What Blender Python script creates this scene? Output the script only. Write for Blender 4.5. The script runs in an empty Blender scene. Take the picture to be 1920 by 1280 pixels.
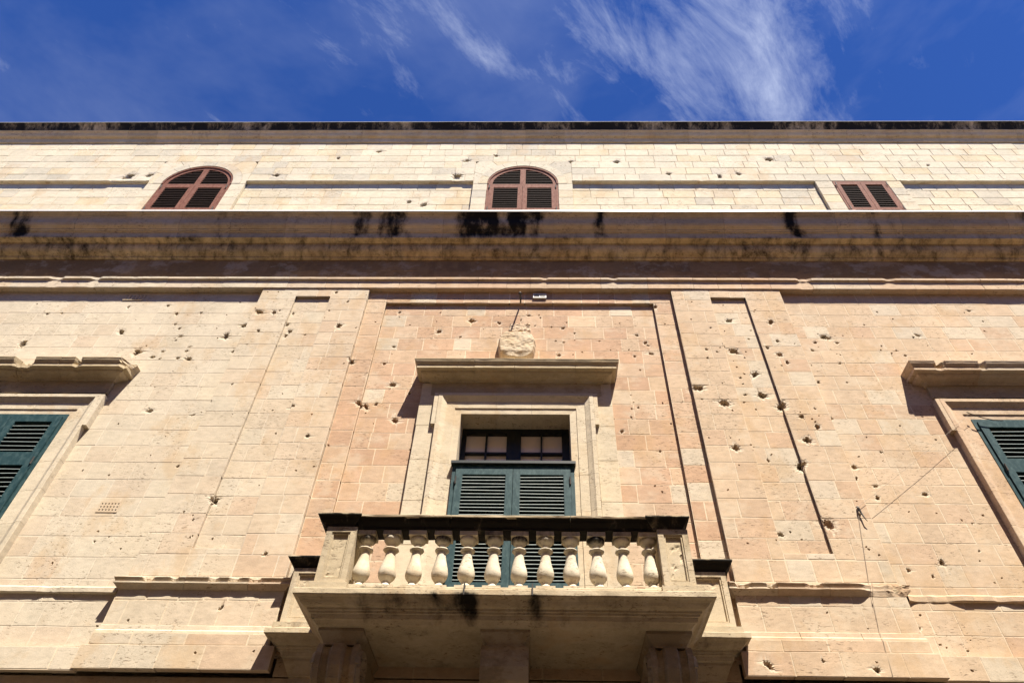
import bpy, math, random
from mathutils import Vector, Matrix, noise

sc = bpy.context.scene
COL = sc.collection
R = math.radians

# ------------------------------------------------------------------ camera
U = Vector((26.0, 1193.0, -1280.0)).normalized()
RT = Vector((77028.0, -308.0, 1280.0)).normalized()
RT = (RT - U * RT.dot(U)).normalized()
FW = U.cross(RT)
CAM_POS = Vector((0.30, -6.90, 1.60))
cam = bpy.data.cameras.new("camera")
cam.sensor_width = 36.0
cam.lens = 24.0
cam.shift_x = -28.0 / 1920.0
cam.clip_start = 0.05
cam.clip_end = 5000.0
cam_ob = bpy.data.objects.new("camera", cam)
rot = Matrix((RT, FW, U))            # rows: world axes seen in camera axes -> camera to world
cam_ob.matrix_world = Matrix.Translation(CAM_POS) @ rot.to_4x4()
COL.objects.link(cam_ob)
sc.camera = cam_ob

# ------------------------------------------------------------------ sun and sky
SUN = Vector((0.53, -1.0, 2.30)).normalized()      # towards the sun
SUN_EL = math.asin(SUN.z)
sun = bpy.data.lights.new("sun", 'SUN')
sun.energy = 5.0
sun.angle = R(0.5)
sun.color = (1.0, 0.925, 0.80)
sun_ob = bpy.data.objects.new("sun", sun)
sun_ob.rotation_euler = SUN.to_track_quat('Z', 'Y').to_euler()
sun_ob.location = (5, -12, 25)
COL.objects.link(sun_ob)

world = bpy.data.worlds.new("World")
sc.world = world
world.use_nodes = True
wn, wl = world.node_tree.nodes, world.node_tree.links
wn.clear()
w_out = wn.new('ShaderNodeOutputWorld')
w_bg = wn.new('ShaderNodeBackground')
w_bg.inputs['Strength'].default_value = 0.05
sky = wn.new('ShaderNodeTexSky')
sky.sky_type = 'NISHITA'
sky.sun_disc = False
sky.sun_elevation = SUN_EL
sky.sun_rotation = math.atan2(SUN.x, SUN.y)
sky.altitude = 400
sky.air_density = 0.6
sky.dust_density = 0.0
sky.ozone_density = 3.5


def wnode(t, **kw):
    n = wn.new(t)
    for k, v in kw.items():
        setattr(n, k, v)
    return n


def wmath(op, a, b=None, c=None, clamp=False):
    n = wnode('ShaderNodeMath', operation=op)
    n.use_clamp = clamp
    for i, v in enumerate((a, b, c)):
        if v is None:
            continue
        if isinstance(v, (int, float)):
            n.inputs[i].default_value = v
        else:
            wl.new(v, n.inputs[i])
    return n.outputs[0]


tc = wnode('ShaderNodeTexCoord')
sep = wnode('ShaderNodeSeparateXYZ')
wl.new(tc.outputs['Generated'], sep.inputs[0])
zc = wmath('MAXIMUM', sep.outputs['Z'], 0.06)
pxn = wmath('DIVIDE', sep.outputs['X'], zc)
pyn = wmath('DIVIDE', sep.outputs['Y'], zc)
cmb = wnode('ShaderNodeCombineXYZ')
wl.new(pxn, cmb.inputs[0])
wl.new(pyn, cmb.inputs[1])


def wnoise(scale, detail, rough, loc, rotz=0.0, scl=(1, 1, 1), dist=0.0, lac=2.0):
    mp = wnode('ShaderNodeMapping')
    mp.vector_type = 'TEXTURE'
    mp.inputs['Location'].default_value = loc
    mp.inputs['Rotation'].default_value = (0, 0, rotz)
    mp.inputs['Scale'].default_value = scl
    wl.new(cmb.outputs[0], mp.inputs[0])
    n = wnode('ShaderNodeTexNoise')
    n.inputs['Scale'].default_value = scale
    n.inputs['Detail'].default_value = detail
    n.inputs['Roughness'].default_value = rough
    n.inputs['Distortion'].default_value = dist
    n.inputs['Lacunarity'].default_value = lac
    wl.new(mp.outputs[0], n.inputs['Vector'])
    return n.outputs['Fac']


# thin cirrus spread over the whole sky, thicker in drifting banks
CLOUD_LOC = (0.0, 0.0, 0.0)
fine = wnoise(11.0, 10.0, 0.66, (1.7, 0.4, 0.0), R(48), (2.0, 0.72, 1), 0.45, 2.2)
wisp = wnoise(5.0, 8.0, 0.60, (7.1, 3.3, 0.0), R(35), (1.5, 0.75, 1), 0.9)
mid = wnoise(3.1, 5.0, 0.55, (4.3, 2.1, 0.0), R(40), (1.2, 1.0, 1), 0.2)
# the denser bank: a soft ellipse in the cloud layer
ex = wmath('SUBTRACT', pxn, 0.245)
ey = wmath('SUBTRACT', pyn, 0.36)
ca, sa = math.cos(R(42)), math.sin(R(42))
e1 = wmath('ADD', wmath('MULTIPLY', ex, ca), wmath('MULTIPLY', ey, sa))
e2 = wmath('SUBTRACT', wmath('MULTIPLY', ey, ca), wmath('MULTIPLY', ex, sa))
e1 = wmath('DIVIDE', e1, 0.22)
e2 = wmath('DIVIDE', e2, 0.10)
d2 = wmath('ADD', wmath('MULTIPLY', e1, e1), wmath('MULTIPLY', e2, e2))
bank = wmath('POWER', 2.718, wmath('MULTIPLY', d2, -0.8))
ex2 = wmath('DIVIDE', wmath('ADD', pxn, 0.10), 0.22)
ey2 = wmath('DIVIDE', wmath('SUBTRACT', pyn, 0.36), 0.10)
bank2 = wmath('POWER', 2.718, wmath('MULTIPLY', wmath('ADD', wmath('MULTIPLY', ex2, ex2), wmath('MULTIPLY', ey2, ey2)), -1.0))
dens = wmath('ADD', wmath('MULTIPLY', bank, 0.40), wmath('MULTIPLY', bank2, 0.19))
dens = wmath('ADD', dens, wmath('MULTIPLY', wmath('SUBTRACT', mid, 0.5), 0.5))
dens = wmath('ADD', dens, wmath('MULTIPLY', wmath('SUBTRACT', fine, 0.5), 0.85))
dens = wmath('ADD', dens, wmath('MULTIPLY', wmath('SUBTRACT', wisp, 0.5), 0.6))
cl = wmath('MULTIPLY', wmath('SUBTRACT', dens, 0.14), 1.9, clamp=True)
cl = wmath('POWER', cl, 1.2)
cl = wmath('MULTIPLY', cl, 0.58)
# a faint milky veil that drifts with the larger banks
veil = wmath('MULTIPLY', wmath('SUBTRACT', wnoise(1.6, 6.0, 0.6, (2.2, 5.4, 0.0), R(-30), (1.0, 0.8, 1), 0.3), 0.46), 0.5, clamp=True)
cl = wmath('ADD', cl, wmath('MULTIPLY', veil, wmath('ADD', fine, 0.35)), clamp=True)
mixw = wnode('ShaderNodeMix', data_type='RGBA')
wl.new(cl, mixw.inputs['Factor'])
tintn = wnode('ShaderNodeMix', data_type='RGBA', blend_type='MULTIPLY')
tintn.inputs['Factor'].default_value = 1.0
wl.new(sky.outputs[0], tintn.inputs['A'])
tintn.inputs['B'].default_value = (0.48, 0.84, 1.55, 1)
wl.new(tintn.outputs['Result'], mixw.inputs['A'])
mixw.inputs['B'].default_value = (7.6, 8.2, 9.6, 1)
wl.new(mixw.outputs['Result'], w_bg.inputs['Color'])
wl.new(w_bg.outputs[0], w_out.inputs[0])

vs = sc.view_settings
vs.view_transform = 'Standard'
vs.look = 'None'
vs.gamma = 1.0
vs.exposure = 1.48
vs.use_curve_mapping = False
sc.cycles.max_bounces = 8
sc.cycles.diffuse_bounces = 5

rng = random.Random(7)
N = noise.noise


def nz(x, y=0.0, z=0.0):
    return noise.noise(Vector((x, y, z)))


def sstep(a, b, x):
    t = max(0.0, min(1.0, (x - a) / (b - a)))
    return t * t * (3 - 2 * t)


# ------------------------------------------------------------------ materials
def stone_material(name, bump=0.35, pit=1.0):
    m = bpy.data.materials.new(name)
    m.use_nodes = True
    n, l = m.node_tree.nodes, m.node_tree.links
    n.clear()
    out = n.new('ShaderNodeOutputMaterial')
    bs = n.new('ShaderNodeBsdfPrincipled')
    bs.inputs['Roughness'].default_value = 0.92
    bs.inputs['Specular IOR Level'].default_value = 0.12
    l.new(bs.outputs[0], out.inputs[0])
    geo = n.new('ShaderNodeNewGeometry')

    def nse(scale, detail, rough, scl=(1, 1, 1), loc=(0, 0, 0), dist=0.0):
        mp = n.new('ShaderNodeMapping')
        mp.inputs['Scale'].default_value = scl
        mp.inputs['Location'].default_value = loc
        l.new(geo.outputs['Position'], mp.inputs[0])
        t = n.new('ShaderNodeTexNoise')
        t.inputs['Scale'].default_value = scale
        t.inputs['Detail'].default_value = detail
        t.inputs['Roughness'].default_value = rough
        t.inputs['Distortion'].default_value = dist
        l.new(mp.outputs[0], t.inputs['Vector'])
        return t.outputs['Fac']

    def ma(op, a, b=None, c=None, clamp=False):
        t = n.new('ShaderNodeMath')
        t.operation = op
        t.use_clamp = clamp
        for i, v in enumerate((a, b, c)):
            if v is None:
                continue
            if isinstance(v, (int, float)):
                t.inputs[i].default_value = v
            else:
                l.new(v, t.inputs[i])
        return t.outputs[0]

    def ramp(v, a, b):
        t = n.new('ShaderNodeMapRange')
        t.interpolation_type = 'SMOOTHSTEP'
        t.inputs['From Min'].default_value = a
        t.inputs['From Max'].default_value = b
        l.new(v, t.inputs['Value'])
        return t.outputs[0]

    def mix(f, a, b, blend='MIX'):
        t = n.new('ShaderNodeMix')
        t.data_type = 'RGBA'
        t.blend_type = blend
        for k, v in (('Factor', f), ('A', a), ('B', b)):
            if isinstance(v, (int, float)):
                t.inputs[k].default_value = v
            elif isinstance(v, tuple):
                t.inputs[k].default_value = v
            else:
                l.new(v, t.inputs[k])
        return t.outputs['Result']

    at = n.new('ShaderNodeAttribute')
    at.attribute_name = 'tint'
    st = n.new('ShaderNodeAttribute')
    st.attribute_name = 'stain'
    big = nse(1.3, 5, 0.6)
    med = nse(9.0, 6, 0.65, (1, 1, 2.2), (3, 1, 7))
    fin = nse(70.0, 4, 0.7, (1, 1, 2.0), (9, 2, 4))
    val = ma('ADD', 1.0, ma('MULTIPLY', ma('SUBTRACT', big, 0.5), 0.45))
    val = ma('ADD', val, ma('MULTIPLY', ma('SUBTRACT', med, 0.5), 0.62))
    val = ma('ADD', val, ma('MULTIPLY', ma('SUBTRACT', fin, 0.5), 0.60))
    vm = n.new('ShaderNodeVectorMath')
    vm.operation = 'SCALE'
    l.new(at.outputs['Color'], vm.inputs[0])
    l.new(val, vm.inputs['Scale'])
    # pale lime bloom and ochre patches with shapes of their own
    bloom = ramp(nse(2.3, 7, 0.68, (1, 1, 1.4), (20, 5, 1)), 0.50, 0.63)
    c = mix(ma('MULTIPLY', bloom, 0.38), vm.outputs[0], (0.53, 0.45, 0.34, 1))
    och = ramp(nse(1.7, 6, 0.66, (1.2, 1, 0.8), (2, 15, 31)), 0.52, 0.66)
    c = mix(ma('MULTIPLY', och, 0.30), c, (0.42, 0.265, 0.125, 1))
    # weathered pits along the bedding
    pitn = nse(26.0, 4, 0.65, (0.75, 1, 2.2), (5, 5, 5), 0.5)
    pmask = ramp(nse(1.9, 4, 0.6, (1, 1, 1), (11, 3, 8)), 0.44, 0.60)
    pits = ma('MULTIPLY', ramp(pitn, 0.585, 0.625), pmask)
    pits = ma('MULTIPLY', pits, pit)
    c = mix(ma('MULTIPLY', pits, 0.62), c, (0.11, 0.07, 0.042, 1))
    # black crust; the same mask also carries painted shade
    sn = nse(4.0, 9, 0.72, (1.7, 1.2, 0.75), (1, 8, 3), 0.3)
    sf = ramp(ma('ADD', st.outputs['Fac'], ma('MULTIPLY', ma('SUBTRACT', sn, 0.5), 1.9)), 0.26, 1.05)
    c = mix(sf, c, (0.016, 0.014, 0.012, 1))
    l.new(c, bs.inputs['Base Color'])
    h = ma('ADD', ma('MULTIPLY', med, 0.35), ma('MULTIPLY', fin, 0.35))
    h = ma('SUBTRACT', h, ma('MULTIPLY', pits, 0.9))
    bp = n.new('ShaderNodeBump')
    bp.inputs['Strength'].default_value = bump
    bp.inputs['Distance'].default_value = 0.012
    l.new(h, bp.inputs['Height'])
    l.new(bp.outputs[0], bs.inputs['Normal'])
    return m


def paint_material(name, col, col2, rough=0.45, wear=0.55, spec=0.4, metallic=0.0):
    m = bpy.data.materials.new(name)
    m.use_nodes = True
    n, l = m.node_tree.nodes, m.node_tree.links
    bs = n['Principled BSDF']
    bs.inputs['Roughness'].default_value = rough
    bs.inputs['Specular IOR Level'].default_value = spec
    bs.inputs['Metallic'].default_value = metallic
    geo = n.new('ShaderNodeNewGeometry')
    mp = n.new('ShaderNodeMapping')
    mp.inputs['Scale'].default_value = (1.6, 1.6, 0.8)
    l.new(geo.outputs['Position'], mp.inputs[0])
    t = n.new('ShaderNodeTexNoise')
    t.inputs['Scale'].default_value = 14
    t.inputs['Detail'].default_value = 8
    t.inputs['Roughness'].default_value = 0.7
    l.new(mp.outputs[0], t.inputs['Vector'])
    r = n.new('ShaderNodeMapRange')
    r.inputs['From Min'].default_value = wear - 0.12
    r.inputs['From Max'].default_value = wear + 0.12
    l.new(t.outputs['Fac'], r.inputs['Value'])
    mx = n.new('ShaderNodeMix')
    mx.data_type = 'RGBA'
    l.new(r.outputs[0], mx.inputs['Factor'])
    mx.inputs['A'].default_value = (*col, 1)
    mx.inputs['B'].default_value = (*col2, 1)
    l.new(mx.outputs['Result'], bs.inputs['Base Color'])
    bp = n.new('ShaderNodeBump')
    bp.inputs['Strength'].default_value = 0.15
    bp.inputs['Distance'].default_value = 0.004
    l.new(t.outputs['Fac'], bp.inputs['Height'])
    l.new(bp.outputs[0], bs.inputs['Normal'])
    return m


M_STONE = stone_material("limestone")
M_GREEN = paint_material("green_paint", (0.013, 0.040, 0.046), (0.050, 0.090, 0.094), 0.6, 0.57, 0.2)
M_GSLAT = paint_material("green_slat_paint", (0.020, 0.045, 0.047), (0.04, 0.07, 0.07), 0.5, 0.58)
M_GEDGE = paint_material("sunlit_worn_green_edge", (0.25, 0.30, 0.29), (0.36, 0.40, 0.38), 0.5, 0.55)  # paler front edge: sunlight painted in, besides worn paint
M_BEDGE = paint_material("sunlit_worn_brown_edge", (0.035, 0.015, 0.011), (0.06, 0.03, 0.022), 0.8, 0.55)  # brown slats get the same painted-in sunlit edge
M_BROWN = paint_material("brown_paint", (0.135, 0.05, 0.034), (0.21, 0.10, 0.07), 0.8, 0.52, 0.12)
M_BSLAT = paint_material("brown_slat_paint", (0.009, 0.005, 0.004), (0.014, 0.008, 0.006), 0.8, 0.55, 0.1)
M_IRON = paint_material("iron", (0.03, 0.026, 0.024), (0.07, 0.045, 0.03), 0.7, 0.6)
M_DARK = paint_material("shade_backing", (0.008, 0.007, 0.006), (0.012, 0.010, 0.009), 0.9, 0.55, 0.1)  # near-black: shade put into the colour of backing panels
M_FRAME = paint_material("dark_frame_paint", (0.006, 0.009, 0.010), (0.010, 0.015, 0.016), 0.5, 0.55)
M_FLASH = paint_material("lead_flashing", (0.62, 0.60, 0.56), (0.50, 0.48, 0.44), 0.35, 0.6, 0.6)
M_LEAD = paint_material("dull_lead", (0.22, 0.21, 0.20), (0.30, 0.29, 0.27), 0.9, 0.55, 0.1)
M_WHITE = paint_material("white_metal", (0.55, 0.54, 0.51), (0.45, 0.44, 0.40), 0.5, 0.6)
M_WIRE = paint_material("wire_sheath", (0.30, 0.24, 0.17), (0.36, 0.29, 0.21), 0.7, 0.55)

M_PANE = bpy.data.materials.new("blind_behind_glass")
M_PANE.use_nodes = True
_b = M_PANE.node_tree.nodes['Principled BSDF']
_b.inputs['Base Color'].default_value = (0.80, 0.72, 0.67, 1)
_b.inputs['Roughness'].default_value = 0.6
_b.inputs['Coat Weight'].default_value = 0.6
_b.inputs['Coat Roughness'].default_value = 0.06

M_ROAD = bpy.data.materials.new("street_paving")
M_ROAD.use_nodes = True
_n, _l = M_ROAD.node_tree.nodes, M_ROAD.node_tree.links
_b = _n['Principled BSDF']
_b.inputs['Roughness'].default_value = 0.85
_t = _n.new('ShaderNodeTexNoise')
_t.inputs['Scale'].default_value = 2.0
_t.inputs['Detail'].default_value = 8
_r = _n.new('ShaderNodeMix')
_r.data_type = 'RGBA'
_r.inputs['A'].default_value = (0.06, 0.047, 0.033, 1)
_r.inputs['B'].default_value = (0.09, 0.072, 0.05, 1)
_l.new(_t.outputs['Fac'], _r.inputs['Factor'])
_l.new(_r.outputs['Result'], _b.inputs['Base Color'])

# ------------------------------------------------------------------ mesh helpers
class MB:
    """Collects vertices with a tint and a stain; build() links them as one mesh object."""

    def __init__(self, tint=(0.6, 0.5, 0.36), stain=0.0):
        self.v, self.f, self.t, self.s = [], [], [], []
        self.tint, self.stain = tint, stain

    def add(self, p, tint=None, stain=None):
        self.v.append(p)
        self.t.append(tint or self.tint)
        self.s.append(self.stain if stain is None else stain)
        return len(self.v) - 1

    def box(self, x0, x1, o0, o1, z0, z1):
        """o is the distance out from the wall plane."""
        b = [self.add((x, -o, z)) for z in (z0, z1) for o in (o0, o1) for x in (x0, x1)]
        for q in ((2, 3, 7, 6), (1, 0, 4, 5), (0, 2, 6, 4), (3, 1, 5, 7), (6, 7, 5, 4), (0, 1, 3, 2)):
            self.f.append([b[i] for i in q])

    def build(self, name, mat, parent=None, smooth=False):
        me = bpy.data.meshes.new(name)
        me.from_pydata(self.v, [], self.f)
        a = me.attributes.new('tint', 'FLOAT_COLOR', 'POINT')
        flat = []
        for c in self.t:
            flat += [c[0], c[1], c[2], 1.0]
        a.data.foreach_set('color', flat)
        a = me.attributes.new('stain', 'FLOAT', 'POINT')
        a.data.foreach_set('value', self.s)
        if smooth:
            me.polygons.foreach_set('use_smooth', [True] * len(me.polygons))
        me.materials.append(mat)
        me.update()
        o = bpy.data.objects.new(name, me)
        COL.objects.link(o)
        if parent:
            o.parent = parent
        return o


def jit(c, amt, r=rng):
    k = 1 + r.uniform(-amt, amt)
    w = r.uniform(-amt, amt) * 0.35
    return (min(0.9, c[0] * k * (1 - w * 0.3)), c[1] * k, c[2] * k * (1 + w))


def lerp3(a, b, t):
    return tuple(a[i] + (b[i] - a[i]) * t for i in range(3))


def offset_plan(plan, a):
    """Offset an open polyline (x, o) by a to its left, mitred."""
    out = []
    n = len(plan)
    for i in range(n):
        dirs = []
        for j, k in ((i - 1, i), (i, i + 1)):
            if j >= 0 and k < n:
                dx, dy = plan[k][0] - plan[j][0], plan[k][1] - plan[j][1]
                L = math.hypot(dx, dy)
                dirs.append((-dy / L, dx / L))
        if len(dirs) == 1:
            nx, ny = dirs[0]
        else:
            (ax, ay), (bx, by) = dirs
            k = 1 + ax * bx + ay * by
            nx, ny = (ax + bx) / k, (ay + by) / k
        out.append((plan[i][0] + nx * a, plan[i][1] + ny * a))
    return out


def sweep(mb, plan, prof, step=0.07, chip=None, keep=0.0, wob=0.0025, stain=None, caps=True, seed=0.0):
    """Sweep a profile [(a, z)] along a plan polyline [(x, o)].  chip(x) in 0..1 breaks off what stands out beyond keep."""
    rings = []
    offs = [offset_plan(plan, a) for a, z in prof]
    ts = []
    for i in range(len(plan) - 1):
        L = math.hypot(plan[i + 1][0] - plan[i][0], plan[i + 1][1] - plan[i][1])
        k = max(1, int(L / step))
        ts += [(i, j / k) for j in range(k)]
    ts.append((len(plan) - 2, 1.0))
    for (i, t) in ts:
        ring = []
        for q, (a, z) in enumerate(prof):
            x = offs[q][i][0] * (1 - t) + offs[q][i + 1][0] * t
            o = offs[q][i][1] * (1 - t) + offs[q][i + 1][1] * t
            if chip and a > keep:
                d = chip(x, z)
                if d > 0:
                    o -= d * (a - keep)
                    z += d * (a - keep) * 0.3 * nz(x * 9, z * 9, seed)
            if wob:
                o += wob * nz(x * 6.3 + seed, z * 11, q * 0.7)
                z += wob * nz(x * 5.1 - seed, z * 7, q * 0.9 + 5)
            ring.append(mb.add((x, -o, z), None, stain(x, z) if stain else None))
        rings.append(ring)
    n = len(prof)
    for r0, r1 in zip(rings, rings[1:]):
        for q in range(n - 1):
            mb.f.append([r0[q], r0[q + 1], r1[q + 1], r1[q]])
    if caps:
        mb.f.append(rings[0][::-1])
        mb.f.append(rings[-1][:])
    return rings


def grid_plate(mb, xs, zs, holes, o0, o1):
    """A plate between o0 (back) and o1 (front) with rectangular holes (i, j)."""
    ids = {}

    def vid(i, j, k):
        if (i, j, k) not in ids:
            ids[(i, j, k)] = mb.add((xs[i], -(o1 if k else o0), zs[j]))
        return ids[(i, j, k)]
    nx, nz_ = len(xs) - 1, len(zs) - 1

    def solid(i, j):
        return 0 <= i < nx and 0 <= j < nz_ and (i, j) not in holes
    for i in range(nx):
        for j in range(nz_):
            if not solid(i, j):
                continue
            mb.f.append([vid(i, j, 1), vid(i + 1, j, 1), vid(i + 1, j + 1, 1), vid(i, j + 1, 1)])
            mb.f.append([vid(i, j + 1, 0), vid(i + 1, j + 1, 0), vid(i + 1, j, 0), vid(i, j, 0)])
            if not solid(i - 1, j):
                mb.f.append([vid(i, j, 0), vid(i, j, 1), vid(i, j + 1, 1), vid(i, j + 1, 0)])
            if not solid(i + 1, j):
                mb.f.append([vid(i + 1, j, 1), vid(i + 1, j, 0), vid(i + 1, j + 1, 0), vid(i + 1, j + 1, 1)])
            if not solid(i, j - 1):
                mb.f.append([vid(i, j, 0), vid(i + 1, j, 0), vid(i + 1, j, 1), vid(i, j, 1)])
            if not solid(i, j + 1):
                mb.f.append([vid(i, j + 1, 1), vid(i + 1, j + 1, 1), vid(i + 1, j + 1, 0), vid(i, j + 1, 0)])


def tube(mb, pts, rad, seg=6):
    rings = []
    for i, p in enumerate(pts):
        p = Vector(p)
        d = (Vector(pts[min(i + 1, len(pts) - 1)]) - Vector(pts[max(i - 1, 0)])).normalized()
        s = d.cross(Vector((0.13, 0.9, 0.2))).normalized()
        t = d.cross(s)
        rr = rad[i] if isinstance(rad, (list, tuple)) else rad
        rings.append([mb.add(tuple(p + s * math.cos(k * 2 * math.pi / seg) * rr + t * math.sin(k * 2 * math.pi / seg) * rr)) for k in range(seg)])
    for a, b in zip(rings, rings[1:]):
        for k in range(seg):
            mb.f.append([a[k], a[(k + 1) % seg], b[(k + 1) % seg], b[k]])
    mb.f.append(rings[0][::-1])
    mb.f.append(rings[-1])


# ------------------------------------------------------------------ shrapnel scars: x, z, radius
SCARS = [(-7.38,9.59,0.02),(-7.16,9.61,0.014),(-6.18,9.77,0.02),(-6.03,9.18,0.039),(-7.39,8.92,0.062),(-5.59,8.74,0.049),(-5.35,9.61,0.023),(-4.97,9.63,0.017),(-5.27,9.36,0.017),(-5.17,9.26,0.02),(-5.08,9.09,0.022),(-5.12,9.0,0.011),(-4.86,8.86,0.012),(-5.22,8.76,0.016),(-4.87,8.77,0.019),(-4.78,8.6,0.035),(-4.94,8.62,0.021),(-5.32,8.64,0.022),(-5.2,8.6,0.009),(-4.19,9.34,0.039),(-3.89,9.13,0.019),(-4.4,9.1,0.067),(-4.01,9.56,0.043),(-3.78,9.55,0.028),(-3.7,9.59,0.011),(-3.5,9.57,0.017),(-3.52,9.31,0.022),(-3.44,9.16,0.03),(-3.47,9.07,0.022),(-4.17,8.76,0.022),(-4.12,8.9,0.011),(-3.92,8.03,0.011),(-4.11,7.71,0.012),(-4.31,7.54,0.015),(-4.92,7.61,0.032),(-4.19,6.7,0.014),(-2.98,7.64,0.022),(-2.65,7.13,0.021),(-2.45,6.65,0.009),(-2.37,7.03,0.009),(-3.52,6.17,0.039),(-2.93,9.59,0.01),(-2.71,9.24,0.039),(-2.92,10.04,0.021),(-3.09,7.2,0.008),(-5.56,9.8,0.02),(-4.44,9.89,0.01),(-4.99,6.56,0.009),(-3.19,9.09,0.011),(-2.69,9.81,0.017),(-2.44,9.2,0.011),(-2.38,8.53,0.032),(-2.46,8.44,0.009),(-1.87,9.69,0.017),(-1.23,9.69,0.009),(-1.67,9.4,0.008),(-1.21,9.25,0.031),(-0.72,9.5,0.034),(-0.3,9.45,0.023),(-0.87,9.13,0.014),(-1.84,8.91,0.019),(-1.92,8.55,0.016),(-1.73,8.14,0.033),(-1.47,7.98,0.018),(-2.12,7.75,0.037),(-2.03,7.73,0.03),(-1.9,7.78,0.02),(-1.6,7.49,0.034),(0.03,9.52,0.01),(0.15,9.63,0.017),(0.33,9.57,0.01),(0.25,9.39,0.01),(0.5,9.36,0.011),(0.68,9.34,0.022),(0.85,9.22,0.011),(0.56,9.05,0.012),(0.68,9.02,0.011),(0.6,8.75,0.021),(1.21,9.05,0.01),(1.78,9.18,0.019),(1.89,9.02,0.022),(1.92,8.96,0.016),(1.7,8.73,0.016),(1.95,8.78,0.024),(1.75,8.45,0.009),(1.56,7.72,0.01),(1.54,7.57,0.01),(1.65,7.74,0.012),(1.39,7.33,0.021),(2.05,7.46,0.01),(1.3,7.54,0.007),(2.13,9.79,0.023),(-1.32,7.01,0.012),(1.85,7.01,0.012),(1.72,6.48,0.007),(3.19,9.44,0.036),(3.8,9.36,0.038),(3.62,9.64,0.008),(2.61,9.42,0.008),(2.87,9.23,0.011),(3.4,9.03,0.011),(3.0,8.87,0.019),(3.12,8.77,0.05),(3.3,8.76,0.008),(2.73,8.76,0.016),(2.87,8.71,0.013),(2.71,8.59,0.013),(3.61,8.8,0.021),(3.79,8.95,0.021),(3.75,8.66,0.036),(3.82,8.5,0.023),(4.12,9.02,0.011),(4.13,8.62,0.016),(3.33,8.31,0.043),(3.11,8.24,0.015),(3.12,8.12,0.01),(3.11,7.92,0.017),(3.33,7.91,0.049),(3.06,7.78,0.01),(2.78,7.73,0.056),(3.53,7.69,0.048),(2.48,8.0,0.075),(2.78,6.98,0.037),(2.98,7.03,0.007),(3.15,6.82,0.014),(3.74,7.5,0.026),(3.95,7.64,0.012),(3.89,7.33,0.03),(3.7,7.12,0.041),(4.14,7.62,0.01),(4.16,7.54,0.019),(4.14,7.17,0.014),(3.53,6.73,0.051),(4.2,6.76,0.025),(4.16,6.58,0.02),(4.36,6.48,0.018),(4.33,6.32,0.022),(4.9,6.37,0.024),(4.61,6.99,0.011),(4.31,6.92,0.008),(4.56,9.12,0.06),(4.38,9.01,0.021),(4.7,9.0,0.019),(4.29,8.84,0.019),(4.83,9.16,0.008),(5.94,9.17,0.03),(5.86,9.13,0.013),(5.23,9.4,0.011),(5.53,9.7,0.011),(5.71,9.54,0.008),(5.32,8.94,0.009),(5.28,8.85,0.009),(5.5,8.84,0.011),(5.41,8.78,0.009),(5.59,8.74,0.016),(4.6,8.57,0.016),(4.58,8.2,0.009),(4.19,8.2,0.02),(4.14,8.13,0.01),(5.38,7.2,0.009),(6.56,8.78,0.01),(6.95,9.74,0.02),(7.05,9.49,0.011),(3.04,5.79,0.023),(2.63,5.65,0.007),(3.26,5.73,0.007),(3.94,5.59,0.009),(4.03,5.52,0.009),(3.6,5.9,0.045),(3.99,6.03,0.014),(4.93,6.11,0.006),(5.18,6.02,0.007),(4.73,5.49,0.029),(4.33,5.39,0.017),(5.2,5.63,0.01),(5.15,5.51,0.005),(4.56,5.32,0.012),(5.29,5.31,0.006),(4.25,4.89,0.008),(4.18,4.75,0.016),(3.5,4.61,0.008),(3.26,4.86,0.006),(4.33,4.59,0.008),(4.38,4.56,0.005),(4.58,4.53,0.008),(4.47,4.3,0.009),(3.54,4.27,0.023),(2.52,4.3,0.03),(3.05,4.35,0.012),(-4.75,5.78,0.008),(-4.73,5.65,0.01),(-4.39,5.56,0.008),(-3.61,5.66,0.008),(-2.97,4.84,0.018),(-3.88,4.7,0.009),(-3.66,5.89,0.01),(-2.7,5.47,0.02),(-2.47,4.38,0.007),(-3.65,4.56,0.005)]
SCARS = [(x, z, min(0.055, 1.08 * r + 0.004), i) for i, (x, z, r) in enumerate(SCARS)]
_r = random.Random(5)
# small splinter marks scattered among the big ones and a few broken faces on the attic
for i in range(150):
    bx, bz, br, _ = SCARS[_r.randrange(199)]
    SCARS.append((bx + _r.gauss(0, 0.45), bz + _r.gauss(0, 0.4), _r.uniform(0.006, 0.014), 500 + i))
for x, z, r in ((5.05, 14.55, 0.075), (-2.2, 13.0, 0.05), (1.9, 14.45, 0.06), (-5.0, 13.9, 0.06), (-8.0, 13.85, 0.09), (-7.6, 13.9, 0.07),
                (-1.35, 13.85, 0.09), (-1.2, 14.5, 0.06), (2.9, 13.95, 0.05), (3.9, 13.85, 0.05), (-3.9, 14.6, 0.04), (8.2, 14.3, 0.04),
                (-0.6, 14.7, 0.045), (4.3, 13.95, 0.05), (0.95, 14.45, 0.05), (-1.9, 12.9, 0.06), (-3.1, 14.9, 0.05)):
    SCARS.append((x, z, r, 900 + int(x * 10)))


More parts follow.
